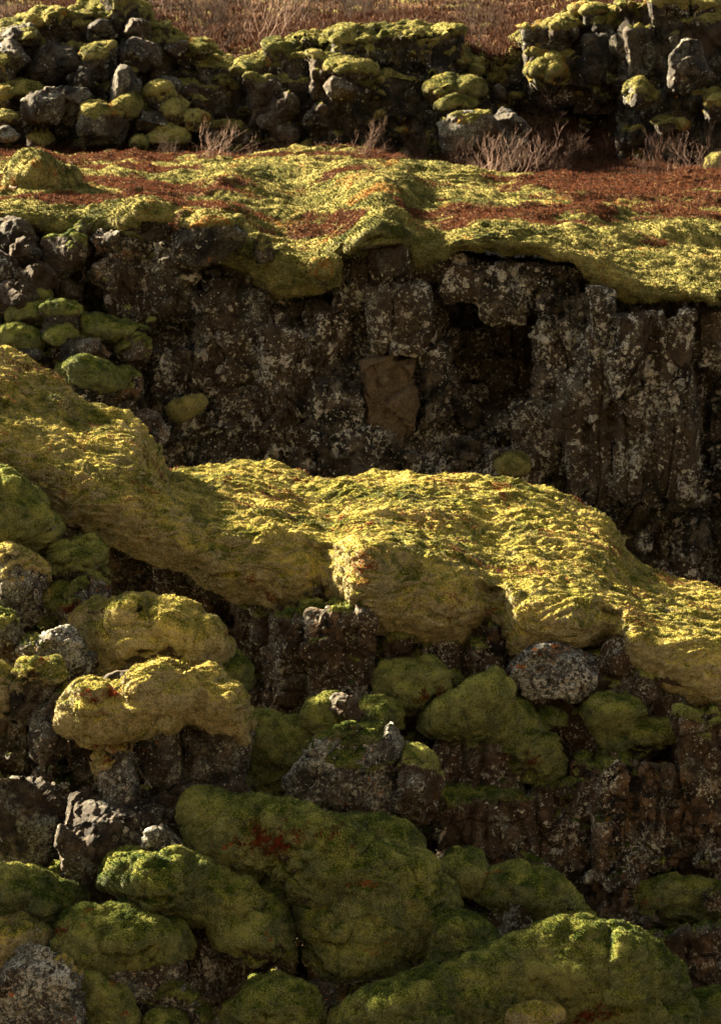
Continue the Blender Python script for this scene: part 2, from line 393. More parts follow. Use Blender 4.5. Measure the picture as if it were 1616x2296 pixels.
def cliff(st, voxel, bw, bh, prot, seed, blocks=(), depth=None, noblock=None, thick=.7, amp=1., f=1., cull=.5, it=0, chips=200):
    """rock wall: a slab following the stations with jointed blocks standing out of it.
       st rows: px, ytop, ybot, Ytop, Ybot"""
    rnd = random.Random(seed); st = np.asarray(st, float)
    def Yat(px, py):
        a = [np.interp(px, st[:, 0], st[:, k]) for k in range(1, 5)]
        t = (py-a[0])/(a[1]-a[0]); Y = a[2] + (a[3]-a[2])*t
        if depth: Y = Y + depth(px, py)
        return Y
    nu, nv = 70, 34
    R = resample_x(st, nu); pr = np.linspace(0, 1, nv)
    co = np.zeros((nu, nv, 3)); cb = np.zeros((nu, nv, 3))
    for i in range(nu):
        py = R[i, 1] + (R[i, 2]-R[i, 1])*pr
        Y = np.array([Yat(R[i, 0], y) for y in py])
        co[i] = at(R[i, 0], py, Y + .22*min(1, f+.2))
        cb[i] = co[i] + np.array([0, thick+.9, 0])
    ring = np.concatenate([co, cb[:, ::-1]], 1); n2 = 2*nv
    bm = trimesh_to_bm(ring.reshape(-1, 3), gridquads(nu, n2, True), [list(range(n2)), list(range((nu-1)*n2, nu*n2))[::-1]])
    def block(x0, y0, x1, y1, p, j=.10, wob=1.):
        w = x1-x0; h = y1-y0; pts = []
        cx, cy = (x0+x1)/2, (y0+y1)/2; Y = Yat(cx, cy)
        for fx, fy in ((-.5, -.5), (.5, -.5), (.5, .5), (-.5, .5), (0, -.52), (0, .52), (-.52, 0), (.52, 0)):
            ax = cx + w*(fx*.80 + rnd.uniform(-j, j)*.8); ay = cy + h*(fy*.82 + rnd.uniform(-j, j)*.8)
            pts.append(at(ax, ay, Y - p + rnd.uniform(-.06, .06)*wob))
            bx = cx + w*(fx*.95+ rnd.uniform(-j, j)*.5); by = cy + h*(fy*.95 + rnd.uniform(-j, j)*.5)
            pts.append(at(bx, by, Y - p + .12*min(1, w/60) + rnd.uniform(0, .12)*wob)); pts.append(at(cx+(bx-cx)*.97, cy+(by-cy)*.97, Y + .5))
        hull_into(bm, [tuple(v) for v in pts])
    x = st[0, 0]
    while x < st[-1, 0]:
        w = bw*rnd.uniform(.55, 1.5)
        yt = np.interp(x+w/2, st[:, 0], st[:, 1]); yb = np.interp(x+w/2, st[:, 0], st[:, 2])
        y = yt + rnd.uniform(-.3, .2)*bh*.3; base = rnd.uniform(-.3, 1)*prot
        while y < yb:
            h = bh*rnd.uniform(.45, 1.7); cx, cy = x+w/2+rnd.uniform(-.12, .12)*bw, y+h/2
            if not (noblock and noblock(cx, cy)) and rnd.random() < .93:
                block(cx-w*.5, y, cx+w*.5, y+h*.97, base*.6 + rnd.uniform(-.5, 1)*prot)
            y += h
        x += w*.97
    for b in blocks: block(*b)
    for k in range(chips):          # smaller broken pieces
        cx = rnd.uniform(st[0, 0], st[-1, 0]); a = [np.interp(cx, st[:, 0], st[:, c]) for c in (1, 2)]; cy = rnd.uniform(*a)
        w = bw*rnd.uniform(.18, .5); h = bh*rnd.uniform(.15, .45)
        block(cx-w/2, cy-h/2, cx+w/2, cy+h/2, prot*rnd.uniform(.2, 1.7), .22)
    co, q = remesh(bm, voxel, it)
    px, py = proj(co)
    Yb = np.array([np.interp(px, st[:, 0], st[:, k]) for k in range(1, 5)])
    Yl = np.maximum(Yb[2], Yb[3])
    keep = co[:, 1] < Yl + thick + cull
    vw = np.array([0, 0, CAMZ]) - co; vw /= np.linalg.norm(vw, axis=1)[:, None]
    keep &= (normals(co, q)*vw).sum(1) > -.45          # the side buried in the hill is left open
    q = q[keep[q].all(1)]; co, q, _ = compact(co, q)
    return rock_disp(co, q, amp, f, seed, 1.), q

def lobe_into(bm, poly, Y, th, p=2., j=0., rnd=random, flat=0.):
    """a rounded lump whose outline is the given one, with its own depth th"""
    poly = np.asarray(poly, float); c = (poly.max(0)+poly.min(0))/2*.5 + poly.mean(0)*.5
    pts = []
    for t in (-1, -.85, -.6, -.3, 0, .35, .7, 1):
        s = (max(0, 1-abs(t)**p))**(1/p)
        if abs(t) == 1: s = .22 if p > 2.5 else .12
        for v in poly:
            if j and rnd.random() < .30 and t != 0: continue
            w = c + (v-c)*s*(1+rnd.uniform(-j, j)*(t != 0)*.5)
            pts.append(tuple(at(w[0], w[1], Y + th*(t + rnd.uniform(-j, j)*.5))))
    hull_into(bm, pts)

def ell(cx, cy, rx, ry, rot=0, n=7, j=.17, seed=0):
    r = random.Random(int(cx*7+cy*13+seed)); out = []
    for k in range(n):
        a = 2*math.pi*(k + r.uniform(-.25, .25))/n; s = 1+r.uniform(-j, j)
        x, y = rx*s*math.cos(a), ry*s*math.sin(a)
        out.append((cx+x*math.cos(rot)-y*math.sin(rot), cy+x*math.sin(rot)+y*math.cos(rot)))
    return out
def chisel(co, seed, n=11, lo=.66, hi=.88):
    """flat broken faces: everything beyond a few random planes is cut back to them"""
    r = np.random.RandomState(seed); c = (co.max(0)+co.min(0))/2; e = (co.max(0)-co.min(0))/2; p = (co-c)/e
    D = r.normal(size=(n, 3)); D[:, 1] -= .5; D /= np.linalg.norm(D, axis=1)[:, None]
    for d in D:
        s = p @ d; t = s.max()*r.uniform(lo, hi); p = p - d*np.maximum(0, s-t)[:, None]
    return c + p*e*1.06
nrock = [0]; MOSS = {}
def boulder(label, polys, Y, th=.45, kind='rock', mat='rock_front', moss=None, mossmat='moss_green', thick=.045, voxel=.012,
            name='boulder', cat='boulder', group=None, extra=None, dY=(), f=1., amp=1., sharp=.25):
    """kind 'rock' = angular stone, 'round' = rounded one; moss = None (bare) or bias (-.5 little .. 2 all over)"""
    nrock[0] += 1; seed = nrock[0]*3; rnd = random.Random(seed)
    if not isinstance(polys[0][0], (tuple, list)): polys = [polys]
    bm = bmesh.new()
    for k, p in enumerate(polys):
        yy = Y + (dY[k] if k < len(dY) else 0); tt = th*(1 if k == 0 else .85)
        lobe_into(bm, p, yy, tt, 4.2 if kind == 'rock' else 2.4, .18 if kind == 'rock' else .05, rnd)
    co, q = remesh(bm, voxel, 1 if kind == 'rock' else 3, 0 if kind == 'rock' else max(.03, th*.07))
    if 'tan slab' in label: pass
    elif kind == 'rock': co = chisel(co, seed+500)
    elif len(polys) == 1: co = lap(chisel(co, seed+500, 6, .86, .97), q, 5)
    if kind == 'round':       # the angular stone under the moss shows through as planes and shoulders
        nn = normals(co, q); k = min(1.3, th/.42)
        wq = co + .08*np.stack([noise(co, 2.5, seed+70), noise(co, 2.5, seed+71), noise(co, 2.5, seed+72)], -1)
        co = co + nn*(k*(.035*facet(wq, 1.3/k, seed+4) + .020*facet(wq, 3.0/k, seed+5) + .055*noise(co, 1.5/k, seed+8)))[:, None]
    co = rock_disp(co, q, amp*(1. if kind == 'rock' else .5), f, seed)
    base = np.array([co[:, 0].mean(), co[:, 1].mean(), co[:, 2].min()])
    root = empty(name, base, label, cat, group)
    if moss is None or moss < 1.6:
        link('stone', co, q, M[mat], root, base)
    else:
        k = normals(co, q)[:, 2] < .6
        qq = q[k[q].any(1)]; c2, q2, _ = compact(co, qq); link('stone', c2, q2, M[mat], root, base)
    if moss is not None:
        r = shell(co, q, min(moss, .86) if moss > 1.6 else moss, thick, seed=seed, extra=extra, f=f, amp=amp, sharp=sharp, wave=.5, sm=9 if kind == 'round' else 5, whole=True)
        if r:
            link('moss_cap', r[0], r[1], M[mossmat], root, base)
            for k in ('huge slab', 'big oval', 'great green', 'long olive', 'tan moss', 'domed boulder'):
                if k in label: MOSS.setdefault(k, r)
    return root
# ------------------------------------------------------------ the near ridge: a thick blanket of moss
RS = [ # px, bottom edge, crest, silhouette, Ycrest, Ysil
(-120,1000,880,740,31.0,33.2),(0,1050,945,785,30.9,33.2),(60,1125,985,812,30.8,33.2),(150,1160,1020,868,30.6,33.0),(175,1172,1028,903,30.6,33.0),
(230,1195,1050,908,30.5,32.9),(300,1245,1080,918,30.4,32.8),(325,1255,1092,950,30.4,32.8),(345,1260,1102,1010,30.4,33.0),(362,1264,1112,1055,30.4,34.2),(420,1278,1140,1052,30.4,34.8),
(530,1330,1180,1028,30.3,35),(600,1360,1192,1040,30.3,35),(690,1362,1210,1076,30.3,35),(738,1318,1222,1080,30.5,35),(765,1345,1214,1079,29.8,35),(810,1408,1208,1073,29.35,35),(850,1425,1212,1068,29.4,35),
(900,1438,1225,1061,29.6,35),(1000,1440,1250,1059,29.6,35),(1070,1412,1285,1063,29.8,35),(1108,1385,1318,1067,30.25,35),(1140,1490,1312,1073,29.5,34.8),(1230,1458,1322,1100,29.35,34.6),
(1310,1452,1335,1137,29.3,34.4),(1375,1418,1362,1180,29.85,34.2),(1396,1478,1366,1240,29.3,34),(1450,1530,1385,1275,29.2,33.8),(1520,1568,1410,1305,29.0,33.6),(1616,1580,1440,1326,28.9,33.4),(1760,1590,1480,1345,28.8,33.2)]
def ridge():
    nu = 260; R = resample_x(RS, nu); prof = []
    w = 17; Ysm = np.convolve(np.pad(R[:, 4], w, 'edge'), np.ones(2*w+1)/(2*w+1), 'valid')
    for (px, b, c, s, Yc, Ys), Ym in zip(R, Ysm):
        h = b-c; g = c-s
        ctl = [(b-30, Yc+1.2), (b-6, Yc+.35), (b+2, Yc-.02), (b-.10*h, Yc-.22), (b-.35*h, Yc-.36), (b-.65*h, Yc-.28), (c+.12*h, Yc-.12), (c-.03*g, Ym+.15),
               (c-.25*g, Ym+.24*(Ys-Ym)), (c-.5*g, Ym+.5*(Ys-Ym)), (c-.78*g, Ym+.78*(Ys-Ym)), (s, Ys), (s+10, Ys+.35), (s+90, Ys+.6), (s+330, Ys+.5)]
        cc = smoothline(np.array(ctl), 90)
        prof.append(at(px, cc[:, 0], cc[:, 1]))
    P = np.array(prof)
    bm = trimesh_to_bm(P.reshape(-1, 3), gridquads(nu, 90, True), [list(range(90)), list(range((nu-1)*90, nu*90))[::-1]])
    co, q = remesh(bm, .013, 4)
    px, py = proj(co)
    n = normals(co, q)
    # broad swellings and saddles on the top
    d = .09*noise(co*np.array([.7, 1, 1]), .8, 401) + .06*noise(co, 1.7, 402)
    co = co + n*(d*sstep(n[:, 2], .0, .6)*.8)[:, None]
    co = moss_disp(co, q, 1.0, 1.0, 3, wave=1.7)
    keep = ~((co[:, 1] > 35.9) | ((n[:, 2] < -.6) & (co[:, 1] > 31.2)))
    q = q[keep[q].all(1)]; co, q, _ = compact(co, q)
    return co, q
RIDGE = ridge()
tag(link('moss_blanket', *RIDGE, M['moss_sun']), 'thick sunlit yellow green moss blanket folding over the near rock ridge', 'moss', kind='stuff')

# ------------------------------------------------------------ near rift wall below the blanket
def dnear(px, py):
    d = 2.3*sstep(np.array(620.-px), 0, 120)*sstep(np.array(py), 1150, 1500)*(1-sstep(np.array(py), 1900, 2200))
    d += .5*math.exp(-((px-560)/60)**2 - ((py-1560)/130)**2)
    d += .5*math.exp(-((px-960)/30)**2 - ((py-1900)/60)**2)
    return d
near_blocks = [b[:4] + (b[4]*1.35,) + b[5:] for b in [(615,1385,735,1640,.35),(690,1375,845,1600,.55),(840,1425,935,1560,.25),(935,1440,1050,1520,.12),(1050,1440,1130,1530,.2),
 (340,1268,485,1420,.35),(262,1235,335,1390,.1),(480,1340,560,1560,-.1),(1240,1600,1340,1700,.1),(975,1665,1050,1800,.35),(1045,1675,1160,1785,.42),(985,1790,1210,1965,.45),
 (1195,1760,1335,2060,.12),(1330,1695,1425,2050,.38),(1422,1715,1508,1975,.40),(1505,1600,1640,1990,.30),(1325,1955,1460,2095,.22),(1405,2085,1640,2330,.28),
 (1310,1475,1425,1570,.18),(1425,1510,1560,1650,.3),(1560,1570,1660,1660,.2),(1380,1455,1425,1560,.2)]]
co, q = cliff([(-140,1020,2500,32.0,28.9),(300,1150,2500,31.8,28.5),(600,1250,2500,30.7,27.7),(900,1330,2500,30.1,27.2),(1300,1440,2500,29.7,27.0),(1500,1530,2500,29.35,26.9),(1760,1560,2500,29.1,26.8)],
   .016, 95, 130, .26, 11, near_blocks, dnear, cull=3., noblock=lambda x, y: (x > 1190 and y > 1690) or (600 < x < 940 and 1390 < y < 1600))
o = link('rift_wall', co, q, M['rock_brown']); tag(o, kind='structure')
r = shell(co, q, -.62, .05, seed=900, wave=.4, sharp=.15)
if r: tag(link('moss_ledges', *r, M['moss_green']), 'small dark moss growths on the ledges of the near rock wall', 'moss', kind='stuff')

# ------------------------------------------------------------ middle wall
def dmid(px, py):
    d = 1.7*float(sstep(np.array(px), 985, 1030)*(1-sstep(np.array(px), 1190, 1225))*sstep(np.array(py), 655, 690)*(1-sstep(np.array(py), 840, 1050)))
    d += .8*float(sstep(np.array(px), 1275, 1300)*sstep(np.array(py), 1125, 1165))
    d += .7*float(sstep(np.array(px), 1555, 1580)*sstep(np.array(py), 720, 800))
    d += .25*math.exp(-((px-620)/45)**2 - ((py-720)/40)**2)
    return d
mid_blocks = [b[:4] + (b[4]*1.5,) + b[5:] for b in [(985,585,1110,668,.22),(1105,590,1250,662,.24),(745,565,830,690,.28),(830,540,915,640,.3),(820,645,955,800,.42,.05),(700,690,790,880,.25),(805,800,935,985,.12,.02,.15),
 (690,850,805,965,.32),(585,740,700,945,.35),(430,650,600,870,.25),(335,780,480,880,.3),(1318,640,1374,1130,.42,.04),(1376,690,1470,1130,.50,.04,.4),(1465,690,1560,1130,.46,.04,.4),
 (1270,850,1322,1125,.30,.05),(1205,650,1322,850,.18),(1210,850,1275,1050,.05),(940,770,1010,960,.2),(960,900,1075,990,.22),(1090,800,1200,900,.10),(395,500,545,590,.42,.06),(568,535,608,585,.2),
 (1560,690,1660,830,.35),(1150,900,1280,1080,.15),(380,880,470,990,.25),(470,870,600,960,.12),(590,950,720,1030,.2),(720,960,900,1060,.15)]]
co, q = cliff([(240,540,1180,46.6,45.6),(330,520,1180,46.2,45.0),(600,600,1180,45.8,44.8),(760,590,1200,45.6,44.6),(1000,585,1250,45.4,44.4),(1300,600,1350,45.0,44.0),(1400,650,1420,44.7,43.8),(1760,680,1520,44.2,43.4)],
   .019, 80, 110, .24, 23, mid_blocks, dmid, cull=2.2, noblock=lambda x, y: (1318 < x < 1570 and 650 < y < 1130) or (800 < x < 940 and 790 < y < 985), f=.8, amp=1.2)
MIDWALL = (co, q)
tag(link('cliff_face', co, q, M['rock_mid']), kind='structure')

# ------------------------------------------------------------ plateau of moss and red heather on top of the middle wall
PL = [ # px, lip bottom, lip top, back y, Ylip, Yback
(-140,515,480,338,46.9,58),(0,505,470,340,46.8,58),(150,520,480,345,46.8,58),(250,530,480,347,46.6,58),(330,548,480,350,46.1,58),(395,560,500,352,45.9,58),(470,575,520,354,45.7,58),(545,590,545,352,45.5,58),
(595,635,560,349,45.4,58),(660,655,580,349,45.3,58),(735,622,570,350,45.3,58),(765,560,540,352,45.3,58),(850,556,510,358,45.1,58),(905,545,522,364,45.0,57.5),(930,605,540,368,45.0,57.3),(985,590,545,385,45.0,56.5),(1010,560,535,398,45.0,55.5),
(1100,552,520,398,44.9,55.5),(1200,556,530,396,44.8,55.5),(1290,590,545,394,44.6,55.5),(1325,640,565,394,44.5,55.5),(1400,668,600,393,44.3,55.5),(1450,690,618,392,44.1,55.5),(1540,672,630,390,43.9,55.5),(1616,690,645,388,43.7,55.5),(1760,705,660,386,43.5,55.5)]
def plateau():
    nu, nv = int(700/Q), int(460/Q); R = resample_x(PL, nu); P = np.zeros((nu, nv, 3))
    for i, (px, lb, lt, bk, Yl, Yb) in enumerate(R):
        g = lt-bk
        ctl = [(lb-14, Yl+.55), (lb, Yl+.18), (lb-.15*(lb-lt), Yl-.10), (lb-.5*(lb-lt), Yl-.16), (lt+4, Yl+.05), (lt-.10*g, Yl+.10*(Yb-Yl)), (lt-.28*g, Yl+.26*(Yb-Yl)), (lt-.5*g, Yl+.48*(Yb-Yl)), (lt-.72*g, Yl+.72*(Yb-Yl)), (lt-.9*g, Yl+.9*(Yb-Yl)), (bk, Yb), (bk+3, Yb+.6), (bk+60, Yb+1.6)]
        cc = smoothline(np.array(ctl), nv)
        P[i] = at(px, cc[:, 0], cc[:, 1])
    co = P.reshape(-1, 3); q = gridquads(nu, nv)
    n = normals(co, q)
    if n[:, 2].mean() < 0: q = q[:, ::-1]; n = -n
    px, py = proj(co)
    def bump(cx, cy, rx, ry, h): return h*np.exp(-((px-cx)/rx)**2 - ((py-cy)/ry)**2)
    d = .20*noise(co*np.array([.6, 1, 1]), .45, 501) + .12*noise(co, 1.1, 502) + .05*noise(co, 2.4, 503)
    dz = bump(700, 400, 260, 45, .30) + bump(520, 440, 70, 25, .30) + bump(840, 440, 130, 25, .25) + bump(90, 405, 55, 30, .45) + bump(310, 470, 60, 14, .2) + bump(1350, 480, 60, 12, .18)
    dz += bump(850, 515, 55, 14, .25) + bump(460, 500, 70, 14, .22) + bump(1500, 530, 130, 18, .2)
    co = co + n*(d*.7)[:, None]; co[:, 2] += dz
    lipm = sstep(co[:, 1], 50, 45.5)
    co = moss_disp(co, q, 1.5, .62, 33, wave=1.15)
    return co, q
PLAT = plateau()
hmask = None
def plat_heath(co):
    px, py = proj(co)
    h = .9*fbm(co*np.array([.55, 1, 1]), .55, 4, 601) + .02
    h += .40*np.exp(-((px-330)/190)**2-((py-430)/45)**2) + .35*np.exp(-((px-130)/160)**2-((py-350)/14)**2) + .36*sstep(px-1030, 0, 220)*(1-sstep(py, 470, 505)) - .5*np.exp(-((px-700)/240)**2-((py-410)/50)**2)
    h += .5*np.exp(-((px-690)/80)**2-((py-590)/28)**2) + .45*np.exp(-((px-760)/100)**2-((py-385)/10)**2) + .35*np.exp(-((px-1480)/120)**2-((py-545)/16)**2) + .4*np.exp(-((px-760)/160)**2-((py-480)/14)**2) - .5*sstep(py, 520, 545)*(1-sstep(np.abs(px-690), 80, 140))
    h += .38*fbm(co*np.array([.6, 1, 1]), 1.8, 3, 605) - .12
    h -= .35*(1-sstep(co[:, 1], 45.2, 47.2))*(1-np.exp(-((px-690)/80)**2))
    h -= .55*sstep(px, 1050, 1250)*sstep(py, 497, 515)
    return sstep(h, -.22, .42)
tag(link('plateau', *PLAT, M['moss_far'], attr=plat_heath(PLAT[0])), kind='structure')

# ------------------------------------------------------------ talus slope at the left of the rift (rocks lie on it)
co, q = cliff([(-140,480,1250,47.6,44.5),(150,500,1250,47.4,44.5),(330,540,1250,47.2,45.6),(420,560,1250,47.0,46.2)], .026, 60, 45, .22, 51, f=.8, amp=1.5, cull=.3)
tag(link('talus_slope', co, q, M['rock_mid']), kind='structure')
r = shell(co, q, -.25, .07, seed=52, f=.7, wave=.5)
if r: tag(link('moss_patches', *r, M['moss_green']), 'dark green moss between the boulders of the shaded slope', 'moss', kind='stuff')

# ------------------------------------------------------------ heath behind the plateau, far ridge, hillside
def sheet(ctlrows, nu, nv, amp, seed, f=.5, wave=1.0, bumps=None):
    R = np.asarray(ctlrows, float)            # (stations, profile, 3) of px, py, Y
    A = smoothline(R, nu); A = np.stack([smoothline(a, nv) for a in A])
    co = at(A[..., 0], A[..., 1], A[..., 2]).reshape(-1, 3); q = gridquads(nu, nv)
    n = normals(co, q)
    if n[:, 2].mean() < 0: q = q[:, ::-1]; n = -n
    if bumps: co = bumps(co, n)
    return moss_disp(co, q, amp, f, seed, wave), q
rows = []
for px, b0, b1 in ((-200,372,325),(100,372,325),(400,372,320),(700,372,322),(1000,385,335),(1200,385,350),(1400,385,362),(1616,385,365),(1850,385,365)):
    rows.append([(px, b0+60, 54.3), (px, b0+20, 57.), (px, (b0+b1)/2, 60.), (px, b1, 62.2), (px, b1-90, 63.7), (px, b1-200, 66.)])
HEATH = sheet(rows, int(420/Q), int(160/Q), 1.4, 61, .6)
tag(link('heath', *HEATH, M['moss_far'], attr=sstep(fbm(HEATH[0], .5, 3, 611), -.9, .0)), kind='structure')

far_blocks = [(265,88,355,160,.5),(175,108,258,178,.6),(60,95,172,200,.5),(0,60,78,100,.6),(-10,95,65,150,.5),(0,150,50,200,.5),(230,45,285,90,.3),(285,50,340,85,.4),
 (750,85,860,170,.3),(850,70,1030,150,.3),(700,130,800,230,.5),(850,160,960,250,.3),(760,180,850,250,.3),(640,120,700,180,.3),(540,140,640,200,.3),
 (1180,120,1310,200,.5),(1400,60,1520,200,.6,.05),(1520,40,1640,200,.5),(1400,200,1560,320,.4),(1310,80,1400,180,.3),(1480,140,1580,200,.7),(1590,240,1640,400,.8)]
far_st = [(-140,110,345,62.8,62.2),(0,95,345,62.8,62.2),(80,48,345,63.0,62.0),(150,22,345,63.0,62.0),(290,25,345,63.0,61.8),(330,62,345,63,61.8),(400,92,345,63,61.8),(480,120,345,63,61.6),(510,170,345,62.6,61.2),
 (560,145,345,62.2,61.0),(640,105,345,62.0,60.8),(780,72,345,61.8,60.6),(930,62,350,61.8,60.6),(1010,100,350,62,60.8),(1050,130,350,63.5,61.5),(1120,150,380,65,63),(1165,100,380,64.0,63.2),(1200,80,390,63.2,62.8),(1300,35,400,63,62.6),(1400,12,400,62.4,61.4),(1500,0,400,62,61),(1640,-10,400,62,60.8),(1760,-10,400,62,60.8)]
co, q = cliff(far_st, .036, 88, 70, .45, 71, far_blocks, f=.55, amp=1.3, cull=.6, it=1, noblock=lambda x, y: 1150 < x < 1390 and y > 235, depth=lambda x, y: .9*float(sstep(np.array(x), 1140, 1200)*(1-sstep(np.array(x), 1360, 1410))*sstep(np.array(y), 190, 250)))
FAR = (co, q)
tag(link('far_ridge', co, q, M['rock_far']), kind='structure')
def ft(px, py, co):
    top = np.interp(px, [s[0] for s in far_st], [s[1] for s in far_st])
    return .65*(1-sstep(py-top, 10, 60)) - .25
r = shell(co, q, -.35, .10, seed=73, f=.45, amp=2., wave=1.6, extra=ft)
if r: tag(link('moss_cushions', *r, M['moss_far']), 'pale green moss cushions over the top of the far rock ridge', 'moss', kind='stuff')
# slope behind the ridge tops and the hillside beyond
rows = []
for px, t in ((-220,110),(0,92),(100,45),(180,22),(290,28),(340,70),(480,122),(520,150),(640,102),(780,68),(930,55),(1020,95),(1100,125),(1170,90),(1300,30),(1400,8),(1640,-12),(1850,-12)):
    k = max(t, 40)
    rows.append([(px, t+60, 64.3), (px, t+14, 64.0), (px, t-2, 66.), (px, t-10 if t > 40 else t-8, 71.), (px, min(t-20, 60), 80.), (px, 10 if t > 30 else -20, 95.), (px, -60, 120.), (px, -160, 150.)])
HILL = sheet(rows, int(420/Q), int(260/Q), 2.2, 81, .4)
tag(link('hillside', *HILL, M['moss_far'], attr=sstep(fbm(HILL[0], .35, 3, 612), -.75, .1)), kind='structure')
# the same land going on past both edges of the view
for k, (xa, xb) in enumerate(((-2200, -120), (1735, 3800))):
    rows = []
    for px in np.linspace(xa, xb, 7):
        w = 22*math.sin(px*.011)
        rows.append([(px, 1500, 43.0), (px, 1150, 44.2), (px, 640+w, 45.6), (px, 530+w, 46.6), (px, 430, 51), (px, 352, 58.), (px, 335, 61.5), (px, 120+w, 63.2), (px, 70+w, 65.), (px, 20, 85.), (px, -60, 120.), (px, -160, 150.)])
    A = sheet(rows, int(150/Q), int(260/Q), 3.0, 83+k, .4)
    tag(link('moorland', *A, M['moss_far'], attr=sstep(fbm(A[0], .35, 3, 615), -.6, .2)), kind='structure')
# ground under everything, out to the horizon
gco = np.array([(-600, -60, 0), (600, -60, 0), (600, 900, 0), (-600, 900, 0)], float); gco[:, 2] = .15
tag(link('ground', gco, np.array([[0, 1, 2, 3]]), M['rock_mid']), kind='structure')

# unseen bank added under the camera; its rise behind blocks low sky light
prof = [(-70, 70), (-32, 44), (-14, 25.0), (-5, 13.5), (-1.5, 10.6), (1.5, 10.3), (4, 8.2), (8, 4.5), (14, 1.2), (19, 0.2)]
A = np.array([[(x, y + 1.2*math.sin(x*.3), z + .5*math.sin(x*.21+y)) for y, z in prof] for x in np.linspace(-70, 70, 40)])
A = smoothline(A, 240); A = np.stack([smoothline(a, 160) for a in A]); cc = A.reshape(-1, 3); qq = gridquads(240, 160)[:, ::-1]
cc[:, 2] += .35*fbm(cc, .5, 3, 991)*sstep(np.hypot(cc[:, 0], cc[:, 1]), 1.5, 5)
tag(link('sky_block_bank', cc, qq, M['rock_brown']), kind='structure')
# unseen bank added beyond the left edge of the view to shade the near slope
co, q = cliff([(-2600,200,2500,27.2,26.2),(-1700,240,2500,27.4,26.4),(-1250,300,2500,27.6,26.6),(-900,620,2500,28.2,27.4)], .07, 260, 260, .4, 97, f=.5, amp=2.0, cull=.8, chips=60)
tag(link('shade_bank', co, q, M['rock_brown']), kind='structure')
# ------------------------------------------------------------ boulders of the near slope
def grown(poly, k):
    p = np.asarray(poly, float); c = p.mean(0); return [tuple(v) for v in c + (p-c)*k]
def YF(py): return 25.7 + (2296-py)*.0040
B = boulder
NB = 'boulders tumbled on the near slope'
R0, MS, MG = 'rock_front', 'moss_sun', 'moss_green'
B('large rounded boulder wholly under green moss, cut by the left edge below the moss ridge', [[(-90,1100),(-20,1050),(20,1062),(62,1115),(100,1148),(128,1192),(118,1228),(80,1250),(-60,1265)]], 30.0, .55, 'round', R0, 2, MG, group=NB)
B('dark boulder wedged under the left end of the moss ridge beside a black gap', [ell(60,1300,60,60)], 30.6, .4, 'rock', R0, None)
B('small squarish grey boulder with a cap of moss, under the overhanging ridge moss', [[(113,1262),(128,1222),(165,1212),(205,1215),(228,1242),(224,1290),(190,1312),(140,1318),(118,1292)]], 29.7, .36, 'rock', R0, .15, MG, thick=.05, group=NB)
B('tall lichen crusted boulder with pale moss crown and orange lichen, at the left edge', [[(-60,1260),(10,1240),(55,1243),(75,1265),(88,1330),(80,1380),(50,1415),(-50,1410)],[(60,1270),(95,1283),(117,1322),(108,1352),(88,1372),(60,1340)]], 29.3, .42, 'rock', 'rock_pale', -.15, MS, thick=.05, group=NB)
B('mottled grey slab leaning behind the big oval moss boulder', [[(115,1400),(155,1335),(178,1312),(210,1299),(245,1316),(262,1356),(255,1400),(170,1430)]], 29.2, .3, 'rock', 'rock_pale', -.5, MG, group=NB)
B('low dark green moss hummock between the lichen boulder and the grey slab', [[(85,1400),(100,1340),(140,1318),(165,1325),(150,1370),(120,1410)]], 29.4, .25, 'round', R0, 2, MG, group=NB)
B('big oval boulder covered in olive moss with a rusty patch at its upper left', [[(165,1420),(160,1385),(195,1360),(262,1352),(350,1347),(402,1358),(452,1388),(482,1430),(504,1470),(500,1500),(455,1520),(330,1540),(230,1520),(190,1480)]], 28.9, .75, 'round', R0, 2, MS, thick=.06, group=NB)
B('round shaded moss ball half hidden behind the mushroom shaped boulder', [ell(508,1512,48,50,n=12,j=.02)], 28.9, .35, 'round', R0, 2, MG, group=NB)
B('dark rock with an orange fleck cut by the left edge above the grey wedge boulder', [[(-60,1380),(20,1380),(42,1395),(52,1430),(48,1460),(30,1490),(-50,1495)]], 28.7, .35, 'rock', R0, -.35, MG, group=NB)
B('wedge shaped grey boulder crusted with orange lichen, in front of the oval moss boulder', [[(38,1478),(48,1445),(105,1408),(165,1412),(182,1432),(192,1465),(190,1500),(40,1500)],[(180,1470),(205,1465),(218,1480),(219,1522),(208,1532),(186,1525)]], 28.4, .38, 'rock', 'rock_pale', -.75, MG, group=NB)
B('olive moss mound cut by the left edge below the wedge boulder', [ell(-8,1560,40,68,n=11,j=.03)], 28.0, .35, 'round', R0, 2, MS, group=NB)
B('craggy boulder with a hanging cap of pale moss, left of the mushroom shaped boulder', [[(12,1590),(20,1545),(50,1505),(90,1495),(130,1497),(158,1530),(148,1562),(100,1590),(60,1618),(22,1640),(5,1622)]], 27.9, .40, 'rock', R0, .35, MS, thick=.055, group=NB, extra=lambda px, py, co: -.9*sstep(py, 1548, 1572))
B('narrow brown lichen rock hanging below the pale moss cap', [[(53,1660),(62,1625),(98,1598),(120,1568),(146,1560),(150,1615),(142,1660),(138,1715),(118,1722),(62,1690)]], 27.7, .32, 'rock', R0, -.45, MG, group=NB)
